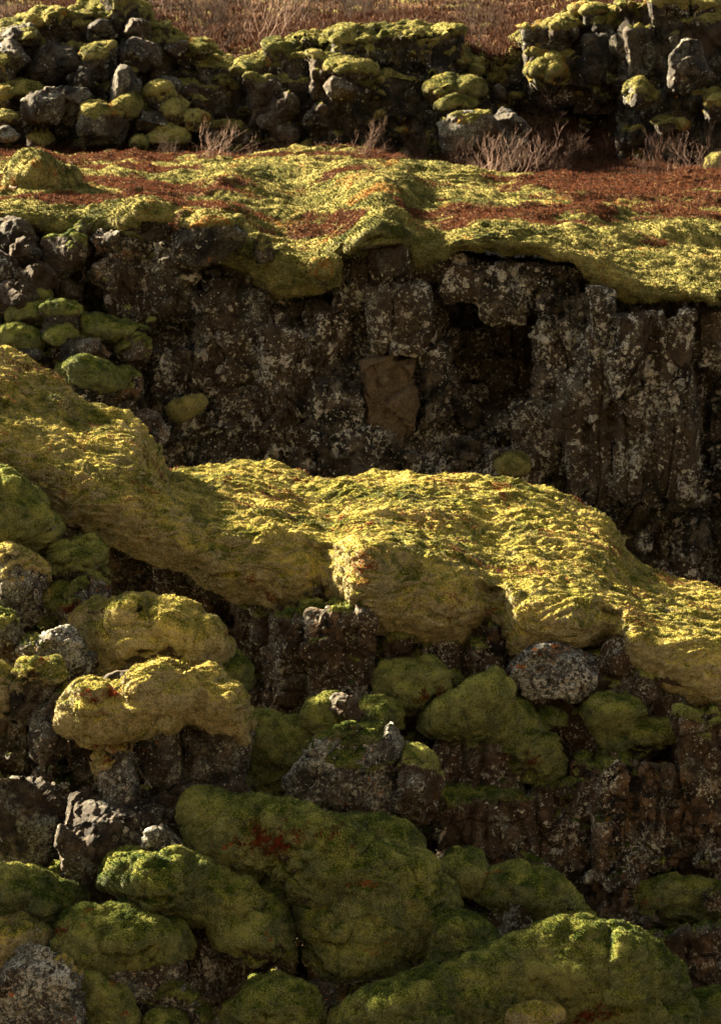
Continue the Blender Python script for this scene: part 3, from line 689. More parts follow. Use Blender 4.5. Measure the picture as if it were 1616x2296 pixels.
# mushroom boulder: stone pillars under a great moss cap
def mush():
    base = at(350, 1780, 27.5)
    root = empty('mossy_boulder', base, 'mushroom shaped boulder with thick pale moss cap over split grey stone pillars', 'boulder', NB)
    def body(polys, Y, th, kind, it, amp, dY=()):
        bm = bmesh.new(); rnd = random.Random(5)
        for k, p in enumerate(polys): lobe_into(bm, p, Y+(dY[k] if k < len(dY) else 0), th, 3.2 if kind == 'rock' else 2.1, .12 if kind == 'rock' else .03, rnd)
        co, q = remesh(bm, .011, it, .03 if kind == 'round' else 0); return co, q
    co, q = body([[(300,1650),(318,1600),(400,1590),(405,1650),(402,1770),(345,1775),(318,1745)]], 27.6, .32, 'rock', 1, 1)
    link('stone_pillar', rock_disp(co, q, .8, 1, 21), q, M['rock_pale'], root, base)
    co, q = body([[(408,1600),(440,1590),(530,1600),(562,1640),(556,1700),(545,1770),(470,1790),(408,1775)],[(395,1560),(500,1555),(545,1600),(545,1660),(420,1650)]], 27.65, .42, 'rock', 1, 1)
    link('stone_block', rock_disp(co, q, 1., 1, 22), q, M['rock_front'], root, base)
    co, q = body([[(236,1560),(232,1520),(262,1505),(300,1500),(300,1540)]], 27.55, .2, 'rock', 1, 1)
    link('stone_knob', rock_disp(co, q, .8, 1, 23), q, M['rock_front'], root, base)
    co, q = body([ell(205,1598,70,66,n=12,j=.03), ell(262,1612,72,56,n=12,j=.03), [(236,1640),(242,1560),(262,1518),(285,1492),(330,1478),(372,1473),(410,1482),(446,1506),(456,1560),(420,1612),(385,1645),(330,1662),(270,1668)],
                  [(395,1500),(440,1502),(490,1518),(525,1545),(546,1585),(562,1625),(556,1668),(520,1655),(480,1628),(440,1615),(405,1600)], [(170,1640),(330,1600),(385,1620),(350,1658),(300,1672),(220,1674),(180,1660)], ell(500,1590,56,56,n=12,j=.03)],
                 27.3, .50, 'round', 5, 1, (0, -.05, -.10, .10, -.05, .02))
    co = co + normals(co, q)*(.05*facet(co, 1.9, 31) + .06*noise(co, 2.1, 32) + .035*billow(co, 3.2, 1, 33))[:, None]
    co = moss_disp(co, q, 1.2, 1, 24, wave=.8); MOSS['mushroom'] = (co, q)
    link('moss_cap', co, q, M['moss_sun'], root, base)
mush()
B('dark green moss boulder in the gap right of the mushroom shaped boulder', [[(560,1612),(600,1611),(640,1640),(690,1652),(709,1682),(692,1722),(655,1760),(620,1790),(580,1800),(545,1780),(552,1690)]], 28.4, .5, 'round', R0, 2, MG, group=NB)
B('speckled grey rock with a yellow moss tuft below the stone pillars', [[(203,1757),(216,1720),(240,1692),(288,1685),(310,1702),(326,1760),(318,1792),(290,1822),(250,1797),(225,1786)]], 27.2, .34, 'rock', 'rock_pale', -.30, MS, group=NB, extra=lambda px, py, co: .8*(1-sstep(px, 225, 270))*(1-sstep(py, 1740, 1765))-.3)
B('broad brown boulder cut by the left edge in the deep shade', [[(-60,1715),(0,1728),(50,1745),(110,1770),(150,1802),(132,1850),(126,1910),(100,1960),(40,1975),(-60,1950)]], 27.4, .5, 'rock', 'rock_front', None, group=NB)
B('long dark brown boulder with crusty lichen, left of the big green slab of moss', [[(122,1885),(132,1840),(170,1790),(205,1772),(290,1832),(352,1842),(380,1830),(350,1870),(315,1900),(262,1920),(235,1960),(232,2000),(282,2052),(300,2080),(190,2050),(140,1965)]], 26.9, .5, 'rock', 'rock_front', None, group=NB)
B('grey crusted slab roofing the gap beneath the stone pillars', [[(330,1830),(330,1780),(372,1765),(410,1760),(545,1735),(549,1790),(500,1800),(430,1812),(428,1900),(405,1902),(372,1850)]], 27.3, .38, 'rock', R0, None, group=NB)
B('small pointed lichen rock at the top of the left arm of moss', [[(305,1915),(318,1880),(348,1855),(400,1888),(405,1925),(340,1935)]], 26.55, .3, 'rock', 'rock_pale', None, group=NB)
B('speckled overhanging boulder with white lichen, right of the dark green moss boulder', [[(635,1792),(652,1742),(692,1690),(742,1662),(802,1648),(872,1638),(889,1682),(885,1742),(872,1800),(832,1842),(690,1838),(650,1812)],[(690,1690),(742,1658),(802,1645),(876,1640),(890,1700),(780,1750),(700,1720)],[(860,1790),(890,1800),(905,1850),(880,1870),(850,1840)]], 27.75, .45, 'rock', 'rock_pale', -.62, MG, group=NB, dY=(0, -.18, 0))
B('small moss and lichen boulder in the shade above the speckled overhanging boulder', [[(675,1640),(682,1605),(710,1575),(745,1562),(790,1600),(812,1640),(800,1675),(765,1700),(730,1690),(695,1660)]], 28.3, .36, 'round', 'rock_pale', .55, MG, group=NB)
B('small red brown stone perched on moss in the shade of the wall', [[(742,1580),(752,1560),(790,1560),(812,1582),(816,1615),(790,1622),(765,1605)]], 28.0, .2, 'rock', 'rock_brown', None, group=NB)
B('dark moss hump right of the small red brown stone', [ell(850,1605,48,48,n=10,j=.05)], 28.5, .3, 'round', R0, 2, MG, group=NB)
B('rust backed stone with a white lichen nose, right of the speckled overhanging boulder', [[(878,1770),(888,1715),(910,1700),(950,1702),(972,1728),(990,1765),(976,1802),(946,1835),(936,1858),(902,1835),(884,1805)]], 27.5, .32, 'rock', 'rock_brown', -.5, MG, group=NB)
B('little dark moss cushion on top of the rust backed stone', [[(885,1720),(893,1694),(915,1682),(950,1686),(972,1705),(968,1735),(930,1730)]], 27.75, .25, 'round', R0, 2, MG, group=NB)
B('low dark green moss hump behind the rust patched moss slab', [[(690,1850),(705,1833),(750,1830),(800,1842),(860,1835),(910,1860),(945,1900),(900,1930),(760,1900)]], 27.0, .4, 'round', R0, 2, MG, group=NB)
# moss slab, three lobes
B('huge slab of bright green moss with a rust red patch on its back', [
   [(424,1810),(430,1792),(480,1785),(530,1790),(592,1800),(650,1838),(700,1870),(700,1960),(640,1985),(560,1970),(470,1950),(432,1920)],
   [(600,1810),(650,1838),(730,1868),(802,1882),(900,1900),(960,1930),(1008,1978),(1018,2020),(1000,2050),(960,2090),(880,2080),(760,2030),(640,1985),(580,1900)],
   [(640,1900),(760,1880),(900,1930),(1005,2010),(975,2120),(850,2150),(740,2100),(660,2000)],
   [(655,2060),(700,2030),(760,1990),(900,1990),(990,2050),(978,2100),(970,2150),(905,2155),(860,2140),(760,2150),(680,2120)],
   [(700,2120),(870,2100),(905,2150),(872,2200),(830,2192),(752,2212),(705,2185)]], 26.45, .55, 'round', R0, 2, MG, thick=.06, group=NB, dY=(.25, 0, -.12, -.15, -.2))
B('left arm of moss drooping over a dark hollow beside the huge moss slab', [
   [(233,1972),(250,1935),(300,1918),(380,1912),(425,1922),(500,1960),(520,2010),(430,2062),(380,2060),(320,2046),(270,2022),(240,1995)],
   [(430,1930),(520,1970),(620,2010),(640,2060),(628,2120),(560,2110),(470,2080),(410,2050)],
   [(480,2060),(600,2040),(640,2080),(632,2150),(592,2168),(522,2155),(485,2125)]], 26.15, .45, 'round', R0, 2, MG, thick=.06, group=NB, dY=(.1, 0, -.1))
B('dark rock in the hollow below the left arm of moss', [[(405,2130),(420,2080),(480,2090),(540,2150),(560,2230),(520,2260),(440,2240),(410,2190)]], 26.3, .35, 'rock', 'rock_brown', None, group=NB)
B('brown stone seen through the hole between the two moss lobes', [[(600,2050),(612,1995),(650,2000),(700,2030),(660,2060),(642,2090)]], 26.5, .25, 'rock', 'rock_brown', None, group=NB)
B('domed boulder with bright green moss over blue grey stone, at the lower left', [[(98,2120),(108,2085),(135,2058),(200,2038),(272,2048),(342,2080),(385,2100),(400,2125),(400,2180),(385,2222),(335,2272),(290,2250),(240,2200),(160,2180),(115,2150)]], 25.9, .5, 'round', 'rock_pale', 2, MG, thick=.06, group=NB, extra=lambda px, py, co: -3.2*sstep(py - (2185 - .18*(px-250)), -10, 14)*sstep(px, 225, 262))
B('blue grey boulder with white lichen filling the bottom left corner', [[(-60,2180),(0,2165),(60,2140),(140,2152),(170,2185),(200,2232),(206,2262),(190,2340),(-60,2360)]], 25.3, .45, 'rock', 'rock_pale', -.55, MS, group=NB, thick=.04)
B('pale crusty moss hump cut by the left edge above the blue grey boulder', [[(-60,2085),(0,2072),(50,2078),(92,2098),(104,2130),(80,2160),(0,2190),(-60,2200)]], 25.75, .4, 'round', 'rock_pale', 1.4, MS, group=NB)
B('yellow green moss tongue squeezed between the two lower left boulders', [[(165,2185),(200,2170),(240,2190),(282,2252),(312,2300),(320,2360),(190,2360),(206,2260),(195,2225)]], 25.5, .4, 'round', 'rock_pale', 2, MG, group=NB)
B('dark olive moss bank cut by the left edge in the shade', [[(-60,1950),(0,1952),(70,1952),(110,1975),(172,2022),(150,2050),(110,2075),(0,2085),(-60,2080)]], 26.4, .5, 'round', R0, 2, MG, group=NB)
B('dark moss dome at the bottom edge in the middle', [ell(618,2275,98,78,n=14,j=.03)], 25.5, .45, 'round', R0, 2, MG, group=NB)
B('small stone between the moss dome and the drooping lobe', [[(690,2230),(700,2205),(745,2215),(755,2300),(740,2350),(690,2350)]], 25.6, .3, 'rock', R0, None, group=NB)
B('moss topped stone in the dark corner left of the moss dome', [[(345,2330),(350,2250),(400,2225),(450,2240),(500,2290),(490,2350)]], 25.75, .35, 'rock', 'rock_pale', -.1, MG, group=NB)
B('flat moss pad at the bottom edge beside the yellow green tongue', [[(325,2330),(330,2290),(370,2275),(405,2290),(420,2340)]], 25.4, .3, 'round', R0, 2, MG, group=NB)
# right hand side
B('round stone crusted with white, grey and orange lichen under the overhanging moss', [[(1128,1535),(1140,1500),(1170,1488),(1205,1460),(1250,1455),(1300,1462),(1318,1500),(1322,1555),(1290,1575),(1235,1580),(1195,1560),(1165,1542)]], 29.1, .40, 'rock', 'rock_lichen', None, group=NB)
B('tan moss cushion with a rusty patch high on the shaded wall', [[(862,1535),(868,1508),(905,1490),(945,1495),(990,1505),(1010,1545),(985,1590),(960,1610),(900,1600),(870,1580)]], 29.05, .36, 'round', R0, 2, MG, group=NB)
B('long olive moss slab draped down the shaded wall below the lichen stone', [[(948,1622),(965,1590),(1000,1565),(1050,1535),(1110,1502),(1128,1520),(1132,1560),(1150,1600),(1100,1670),(1050,1675),(1000,1660),(955,1645)],[(1050,1560),(1130,1560),(1175,1590),(1212,1640),(1245,1690),(1258,1738),(1205,1758),(1150,1738),(1120,1690),(1060,1660)]], 28.75, .40, 'round', R0, 2, MG, thick=.06, group=NB)
B('small grey moss knob right of the long olive slab', [ell(1232,1615,38,28,n=10,j=.04)], 29.0, .25, 'round', R0, 2, MG, group=NB)
B('grey green moss drape with two folds hanging on the right wall', [[(1318,1590),(1335,1568),(1400,1565),(1450,1582),(1462,1600),(1420,1630),(1345,1640),(1325,1615)],[(1332,1620),(1380,1610),(1420,1650),(1450,1620),(1500,1628),(1532,1645),(1520,1668),(1440,1690),(1400,1722),(1362,1700),(1340,1660)]], 28.8, .3, 'round', R0, 2, MG, thick=.05, group=NB)
B('grey moss ledge across the block columns', [ell(1115,1800,68,24,n=11,j=.04)], 28.45, .28, 'round', R0, 2, MG, group=NB)
B('small crinkled moss cushion beside the dark gap right of the huge moss slab', [[(985,1935),(1000,1918),(1030,1915),(1060,1930),(1068,1960),(1092,1975),(1095,2000),(1070,2014),(1035,2008),(1018,1975)]], 26.9, .3, 'round', R0, 2, MG, group=NB)
B('moss shoulder with a lichen spotted stone over a black hollow', [[(1060,1985),(1085,1955),(1120,1950),(1210,1962),(1270,1990),(1312,2045),(1260,2070),(1150,2060),(1080,2030)],[(1250,2000),(1312,2045),(1330,2080),(1250,2090)]], 26.85, .42, 'round', R0, 2, MG, group=NB)
B('pocked brown stone with white lichen, sitting in the black hollow', [[(1138,2080),(1150,2010),(1170,1998),(1190,2030),(1198,2080),(1170,2110),(1110,2120)]], 26.5, .25, 'rock', 'rock_pale', None, group=NB)
B('dark moss lump in front of the black hollow', [[(968,2160),(975,2080),(1010,2062),(1050,2070),(1085,2100),(1100,2150),(1060,2190),(980,2190)]], 26.1, .35, 'round', R0, 2, MG, group=NB)
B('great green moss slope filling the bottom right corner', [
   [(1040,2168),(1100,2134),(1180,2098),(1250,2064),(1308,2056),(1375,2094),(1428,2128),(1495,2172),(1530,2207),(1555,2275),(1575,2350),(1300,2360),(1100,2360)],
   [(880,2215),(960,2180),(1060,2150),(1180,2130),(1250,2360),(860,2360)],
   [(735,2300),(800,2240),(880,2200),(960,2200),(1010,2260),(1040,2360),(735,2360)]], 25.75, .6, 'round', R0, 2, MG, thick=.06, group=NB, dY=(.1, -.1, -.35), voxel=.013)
B('yellowish moss swelling at the bottom edge on the great slope', [ell(1195,2290,62,38,n=12,j=.03)], 25.25, .3, 'round', R0, 2, MS, group=NB)
B('dark grey moss mat on the foot of the right wall', [[(1405,2025),(1420,1998),(1470,1985),(1540,1985),(1600,1995),(1680,2005),(1680,2060),(1600,2050),(1530,2045),(1490,2080),(1445,2065)]], 28.05, .12, 'round', R0, 2, MG, group=NB)
B('moss tuft cut by the right edge at the bottom corner', [ell(1605,2270,50,55,n=11,j=.04)], 26.9, .3, 'round', R0, 2, MG, group=NB)

B('rust orange column face in the right wall', [[(1425,1715),(1440,1700),(1500,1702),(1508,1760),(1500,1860),(1470,1880),(1432,1870)]], 28.72, .35, 'rock', 'rock_rust', None, group=NB)
# ------------------------------------------------------------ boulders of the shaded slope in the rift (left middle)
G2 = 'boulders on the shaded slope of the rift'
def B2(label, poly, Y, th=.4, kind='rock', mat='rock_far', moss=None, mossmat=MG, **k):
    B(label, [grown(poly, 1.12)], Y+.15, th, kind, mat, moss, mossmat, voxel=.020, group=G2, f=.75, amp=1.2, **k)
B2('rounded grey boulder cut by the left edge at the top of the shaded slope', ell(12,530,50,34), 46.4, .6)
B2('knobbly grey boulder just below the topmost one at the left edge', ell(55,572,42,38), 46.0, .5)
B2('grey boulder cut by the left edge, third down the slope', ell(5,610,42,38), 45.8, .5)
B2('blocky grey boulder with a thin moss crust and orange flecks, right of the knobbly one', [(97,600),(95,560),(108,535),(150,528),(182,545),(180,590),(160,615),(120,612)], 46.0, .5, moss=-.4)
B2('small grey boulder on the rim above the blocky one', ell(188,518,32,22), 46.5, .4, moss=-.5)
B2('upper dark grey boulder on the rim right of the small grey one', ell(165,565,40,50), 46.4, .4)
B2('broad grey boulder leaning on its neighbours, left of the dark gap', ell(70,625,45,36), 45.5, .5)
B2('dull grey boulder above the moss bank at the left edge', ell(22,665,48,34), 45.2, .5)
B2('round stone below the blocky grey boulder', ell(115,640,28,22), 45.9, .35)
B2('paler stone beside a lichen fleck in the middle of the slope', ell(150,655,32,24), 45.9, .35)
B2('small twin moss knob above the long moss pad', ell(97,664,24,22), 45.4, .3, 'round', moss=1.7)
B2('wide green moss bank at the left of the slope', ell(66,705,44,28,n=11), 45.0, .4, 'round', moss=2)
B2('moss capped stone with speckled grey face in the middle of the slope', [(98,735),(98,700),(118,685),(150,690),(178,712),(182,745),(165,765),(110,760)], 44.8, .45, moss=.1, extra=lambda px, py, co: -1.5*sstep(py, 702, 716))
B2('drooping moss cushion hanging off the speckled stone', ell(132,755,34,20,-.35,n=11), 44.5, .3, 'round', moss=2)
B2('grey stone under the drooping moss cushion', ell(168,790,32,26,-.3), 44.3, .35)
B2('dark brown stone right of the grey one above the lower moss dome', ell(208,790,34,26), 44.3, .35, mat='rock_brown')
B2('moss covered lump cut by the left edge just above the near ridge', ell(28,765,50,28,n=11), 44.6, .4, 'round', moss=1.4)
B2('grey stone peeping out under the lump at the left edge', ell(40,798,42,22), 44.3, .4)
B2('long dark moss bank running right into the deep shade', [(175,740),(185,712),(225,708),(280,728),(330,738),(300,758),(240,770),(190,775)], 45.0, .45, 'round', moss=2)
B2('lower moss dome with a rusty patch just above the near ridge', [(135,840),(142,818),(170,806),(215,808),(240,830),(268,852),(255,880),(180,880),(150,860)], 43.9, .5, 'round', moss=1.7)
B2('grey stone beneath the rusty patched moss dome', ell(205,880,42,24), 43.8, .4)
B2('dark stone right of the moss dome in deep shade', ell(285,865,35,30), 44.3, .4, mat='rock_brown', moss=-.1)
B2('shadowed boulder at the foot of the slope beside the wall', ell(330,960,48,40), 44.0, .5, mat='rock_brown')
B2('dark boulder in the black gap between the slope and the wall', ell(300,780,38,34), 44.9, .4, mat='rock_brown', moss=-.2)
B2('angular stone on the rim under the drooping rim moss', ell(225,545,36,30), 46.3, .4, mat='rock_brown')
B2('dark stone right of the rim stone', ell(285,565,40,40), 46.2, .4, mat='rock_brown')
B2('dim boulder below the rim beside the brown wall', ell(250,620,44,38), 46.0, .4, mat='rock_brown')
# mound of stones on the left part of the plateau
B2('dome of pale moss over stones, standing alone on the left of the plateau', [(28,425),(38,390),(62,370),(90,366),(118,380),(148,400),(155,440),(120,455),(60,450)], 50.5, .7, 'round', 'rock_brown', 1.6, 'moss_far', thick=.1)
B2('brown stone under the left side of the plateau moss dome', [(20,450),(28,425),(65,415),(72,450),(60,482),(28,475)], 50.1, .45, mat='rock_brown')
B2('small cube of brown stone under the middle of the plateau moss dome', ell(88,462,20,16), 49.9, .3, mat='rock_brown')
B2('flat faced brown stone under the right side of the plateau moss dome', ell(125,468,22,26), 50.0, .4, mat='rock_brown')
B2('brown stone lowest in the pile under the plateau moss dome', ell(85,492,24,18), 49.6, .35, mat='rock_brown')
# stones in the rim of the middle wall
G3 = 'boulders set in the rim of the middle wall'
def B3(label, poly, Y, th=.4, kind='rock', mat='rock_far', moss=None, mossmat='moss_far', **k):
    B(label, [poly], Y, th, kind, mat, moss, mossmat, voxel=.020, group=G3, f=.75, amp=1.2, **k)
B3('dark rim boulder under a drooping pale moss hood, left end of the wall', [(318,520),(325,492),(345,480),(368,492),(372,520),(350,532)], 45.5, .3, moss=None)
B3('pale moss hood bulging over the rim at the left end of the wall', [(268,500),(280,475),(310,460),(345,455),(372,468),(380,490),(340,492),(310,510),(285,518)], 45.5, .45, 'round', moss=2, thick=.08)
B3('large grey rim block with a flat pale moss cap', [(395,575),(392,530),(410,505),(430,492),(500,490),(542,505),(540,545),(520,575),(440,588)], 45.1, .5, moss=-.05, thick=.10, extra=lambda px, py, co: -1.8*sstep(py, 504, 520))
B3('small dark block standing at the rim right of the large grey block', [(572,585),(570,548),(582,534),(604,540),(606,575),(592,590)], 45.2, .3, moss=-.2)
B3('grey rim block with a rounded moss crown above the tan patch of wall', [(828,580),(835,540),(880,530),(912,535),(914,570),(905,610),(850,615)], 44.75, .4)
B3('rounded moss crown on the grey rim block', [(782,560),(792,535),(830,508),(868,502),(905,512),(915,535),(890,548),(845,545),(810,562)], 44.75, .42, 'round', moss=2, thick=.08)
B3('hanging moss pad at the edge of the big moss drape', [(700,605),(712,585),(740,570),(758,580),(752,630),(735,655),(715,640)], 44.85, .35, 'round', moss=2, thick=.08)
B3('round green moss tuft low on the middle wall above the near ridge', ell(1150,1040,32,20,n=11), 44.0, .35, 'round', moss=2)
B3('mossy ledge stone low on the left of the wall', [(382,925),(390,905),(430,890),(458,888),(465,905),(440,925),(405,935)], 44.7, .3, 'round', moss=1.5)

B3('smooth bare tan slab of rock in the middle of the wall', [(806,806),(850,800),(930,806),(938,900),(934,975),(900,992),(850,985),(812,968)], 44.86, .25, mat='rock_tan', thick=.01)
# ------------------------------------------------------------ far rubble (upper left) and loose blocks at the foot of the far ridge
G4 = 'boulders of the far rubble pile'
def B4(label, poly, Y, th=.6, kind='rock', mat='rock_far', moss=None, mossmat='moss_far', **k):
    if kind == 'round': kind, moss = 'rock', .8
    B(label, [grown(poly, 1.16 if kind == 'rock' else 1.05)], Y+.25, th, kind, mat, moss, mossmat, voxel=.032, group=G4, f=.55, amp=1.15, thick=.1, **k)
B4('pale angular boulder streaked white, low in the far rubble at the left', [(38,245),(80,203),(100,196),(132,200),(136,240),(120,280),(72,275)], 60.2, .7, mat='rock_far_pale')
B4('upright egg shaped boulder, tan on its left half, in the far rubble', [(238,235),(244,190),(262,156),(292,156),(309,188),(301,222),(266,247)], 60.4, .55, mat='rock_far_pale')
B4('squat boulder with a moss saddle and blue grey foot, nearest of the far rubble', [(186,285),(200,258),(225,240),(265,250),(283,275),(273,305),(271,332),(230,325),(195,312)], 59.8, .6, mat='rock_far_pale', moss=-.15)
B4('round pink and white flecked boulder right of the squat one', ell(338,277,37,28), 59.9, .5, mat='rock_far_pale')
B4('dark wedge boulder between the pale and the egg shaped ones', ell(168,238,38,36), 60.3, .5)
B4('middling grey boulder above the dark wedge', ell(183,183,30,24), 60.8, .5)
B4('long square block under the crest, right part of the pile', [(268,150),(272,100),(300,92),(352,106),(356,140),(322,158)], 61.6, .6)
B4('moss capped square block in the middle of the pile', [(178,170),(178,120),(205,105),(252,112),(256,168),(215,180)], 61.4, .6, moss=-.1)
B4('broad dark boulder left of the moss capped block', ell(118,150,56,44), 61.7, .7)
B4('blue grey boulder high on the left edge', ell(30,125,38,32), 61.4, .6, mat='rock_far_pale')
B4('grey white boulder above the blue grey one on the left edge', ell(38,82,42,20), 62.0, .6, mat='rock_far_pale')
B4('small moss pad between two boulders near the left edge', ell(58,84,22,14), 61.6, .4, 'round', moss=2)
B4('moss topped boulder cut by the left edge in the middle of the pile', ell(8,168,26,34), 61.0, .5, moss=.2)
B4('mossy stone above the pale angular boulder', ell(50,205,36,24), 60.9, .5, moss=.1)
B4('dark stone cut by the left edge above the grass strip', ell(0,232,24,34), 60.5, .5, moss=-.2)
B4('peaked block on the crest at the right end of the pile', ell(230,68,28,22), 62.2, .5)
B4('angular stone perched on the crest', [(278,75),(290,48),(315,42),(335,62),(330,82),(300,88)], 62.2, .45)
B4('small mossy stone beside the egg shaped boulder', ell(285,245,26,18), 60.0, .4, moss=.1)
B4('pale stone up the slope to the right of the egg shaped boulder', ell(362,225,26,20), 60.4, .4, mat='rock_far_pale', moss=-.1)
B4('small peaked stone behind the rubble', ell(372,193,20,16), 60.9, .35)
B4('twin lichen stones under the twigs, left one', ell(395,262,22,26), 60.0, .4, moss=-.1)
B4('low mossy stone at the foot of the rubble by the pale shrub', ell(435,278,26,18), 59.8, .35, moss=.4)
B4('half sunk moss stone right of the round flecked boulder', ell(370,310,36,18), 59.5, .35, 'round', moss=1.2)
B4('tiny dark moss stone at the foot of the squat boulder', ell(310,325,18,12), 59.3, .3, 'round', moss=1.5)
B4('row of flat stones on the skyline, first', ell(395,108,22,14), 62.4, .4, mat='rock_far_pale')
B4('flat stone on the skyline right of the first', ell(448,112,24,13), 62.4, .4, mat='rock_far_pale', moss=-.1)
B4('small grey stone in the grass at the left edge', ell(18,303,22,12), 58.8, .35, mat='rock_far_pale')
B4('stone half buried in moss by the left edge of the strip', ell(12,272,20,16), 59.6, .35, moss=-.1)
G5 = 'loose blocks at the foot of the far ridge'
def B5(label, poly, Y, th=.6, kind='rock', mat='rock_far', moss=None, mossmat='moss_far', **k):
    if kind == 'round': kind, moss = 'rock', .8
    B(label, [poly], Y, th, kind, mat, moss, mossmat, voxel=.032, group=G5, f=.55, amp=1.15, thick=.1, **k)
B5('large white flecked boulder at the foot of the far ridge, right of centre', [(968,330),(975,290),(1010,262),(1060,246),(1100,255),(1125,290),(1122,320),(1060,338),(1000,345)], 58.9, .6, mat='rock_far_pale', moss=-.55)
B5('leaning grey boulder right behind the white flecked one', [(1105,330),(1108,262),(1130,243),(1155,255),(1180,290),(1176,318),(1140,338)], 59.1, .5, mat='rock_far_pale')
B5('smooth moss pad on a brown block above the white flecked boulder', ell(992,212,38,34), 60.2, .5, mat='rock_brown', moss=.35)
B5('moss hummock beside the smooth moss pad', ell(1045,205,36,26,n=10), 60.2, .45, 'round', moss=1.3)
B5('striped mossy stone just above the white flecked boulder', ell(1020,240,34,20), 59.7, .45, moss=.3)
B5('dark upright stone in the gully mouth', ell(1122,208,14,20), 61.5, .3)
B5('blue grey nose of rock sticking out of the far ridge', ell(765,200,40,28), 59.9, .5)
B5('big moss hood with dark grey stone in the far ridge centre', ell(800,160,55,24), 60.2, .5, moss=.5)
B5('large smooth block with a black crack at the right of the far ridge', [(1500,190),(1505,120),(1530,92),(1565,95),(1580,140),(1576,190),(1540,208)], 60.1, .5)
B5('mossy block at the foot of the right part of the ridge', ell(1500,285,34,24), 59.8, .5, moss=.1)
B5('pale tan boulder cut by the right edge on the heath', ell(1612,375,28,34), 58.4, .5, moss=.2)
B5('grey boulder cut by the right edge above the tan one', ell(1610,240,30,40), 59.8, .5, moss=-.1)
B5('round block halfway up the right part of the ridge', ell(1440,215,36,30), 60.2, .5, moss=-.1)
B5('square block under the moss fall right of the gully', ell(1235,165,48,40), 62.6, .5, moss=.1)

# ------------------------------------------------------------ smaller broken stones between the boulders
rq = random.Random(9)
def fill(n, x0, x1, y0, y1, Yf, r0, r1, vox, mat, label, group, f, mossmat, skip=None):
    protos = []
    for k in range(n):
        px, py = rq.uniform(x0, x1), rq.uniform(y0, y1)
        if skip and skip(px, py): continue
        r = r0*(r1/r0)**(rq.random()**1.6); Y = Yf(px, py)
        if len(protos) < 7:
            root = boulder(label, [ell(px, py, r, r*rq.uniform(.6, .95), rq.uniform(-.5, .5))], Y, r*Y/FP*.9, 'rock', mat, rq.choice((None, -.3, .1)), mossmat, .03*f, vox, 'stone_chunk', 'stone', group, f=1/f, amp=.7)
            protos.append((root, r)); continue
        src, sr = rq.choice(protos); o = src.copy(); C.objects.link(o); s_ = r/sr
        o.location = at(px, py, Y) - np.array([0, 0, r*Y/FP*.9]); o.rotation_euler = (rq.uniform(-.5, .5), rq.uniform(-.5, .5), rq.uniform(0, 6.28)); o.scale = (s_, s_*rq.uniform(.8, 1.2), s_*rq.uniform(.75, 1.1))
        for ch in src.children:
            c = ch.copy(); C.objects.link(c); c.parent = o
fill(40, 0, 470, 110, 330, lambda x, y: 62.6-(y-30)*.0078, 7, 22, .035, 'rock_far', 'small broken dark stone among the boulders of the far rubble', 'small stones of the far rubble', 2., 'moss_far', lambda x, y: x > 350 and y < 190)
fill(45, 0, 350, 520, 980, lambda x, y: 46.7-(y-500)*.0065, 7, 22, .022, 'rock_mid', 'small broken stone in the gaps of the shaded slope', 'small stones of the shaded slope', 1.5, 'moss_green')
fill(40, -20, 900, 1250, 2290, lambda x, y: YF(y)+.35, 10, 34, .014, 'rock_front', 'broken dark stone lodged in a gap between the near boulders', 'small stones of the near slope', 1., 'moss_green')
# ------------------------------------------------------------ heather and shrubs
def simple(name, c1, c2, scale=8, trans=.2):
    t = NT(name); col = t.ramp(t.noise(scale, 3, .6), [(.35, c1), (.65, c2)]); return t.out(col, .9, spec=.1, trans=trans)
M['heather'] = simple('heather', (.036, .014, .009), (.135, .048, .022), 9)
M['heather_far'] = simple('heather_dull', (.035, .016, .010), (.10, .045, .024), 3)
M['twig'] = simple('birch_twig', (.085, .052, .042), (.19, .13, .105), 3, 0)
M['twig_dark'] = simple('shrub_twig', (.022, .012, .008), (.052, .030, .020), 2, 0)

M['scrub'] = simple('scrub', (.020, .009, .006), (.060, .028, .016), 3)
M['scrub_twig'] = simple('scrub_twig', (.016, .009, .006), (.040, .024, .016), 2, 0)
M['red_sprig'] = simple('red_sprig', (.06, .015, .007), (.19, .045, .016), 14)
def sprigs(name, co, n, weight, count, h, blades, mat, label, seed, spread=.5):
    """little upright sprigs rooted on the surface points that weight picks"""
    r = np.random.RandomState(seed); w = weight/weight.sum()
    idx = r.choice(len(co), count, p=w)
    base = co[idx] + r.normal(size=(count, 3))*np.array([.012, .02, 0]); V = []; F = []
    k = 0
    hs = h*r.uniform(.5, 1.4, count)
    for b in range(blades):
        a = r.uniform(0, 2*np.pi, count); tl = r.uniform(.1, spread, count)
        d = np.stack([np.cos(a)*tl, np.sin(a)*tl, np.ones(count)], -1)*.7 + n[idx]*.3
        d /= np.linalg.norm(d, axis=1)[:, None]
        s = np.cross(d, r.normal(size=(count, 3))); s /= np.linalg.norm(s, axis=1)[:, None]
        wd = (hs*.065)[:, None]; L = (hs*r.uniform(.6, 1, count))[:, None]
        st = base - d*.01
        m = st + d*L*.55 + r.normal(size=(count, 3))*L*.08
        V.append(np.stack([st - s*wd*.5, st + s*wd*.5, m + s*wd, m - s*wd*.9, st + d*L + s*wd*.3, st + d*L - s*wd*.1], 1))
    V = np.concatenate(V, 0); m = len(V)
    o = np.arange(m)[:, None]*6
    F = np.concatenate([o + np.array([[0, 1, 2, 3]]), o + np.array([[3, 2, 4, 5]])], 0)
    ob = link(name, V.reshape(-1, 3), F, mat); tag(ob, label, 'heather', kind='stuff')
    ob.data.polygons.foreach_set('use_smooth', np.zeros(len(F), bool))
    return ob
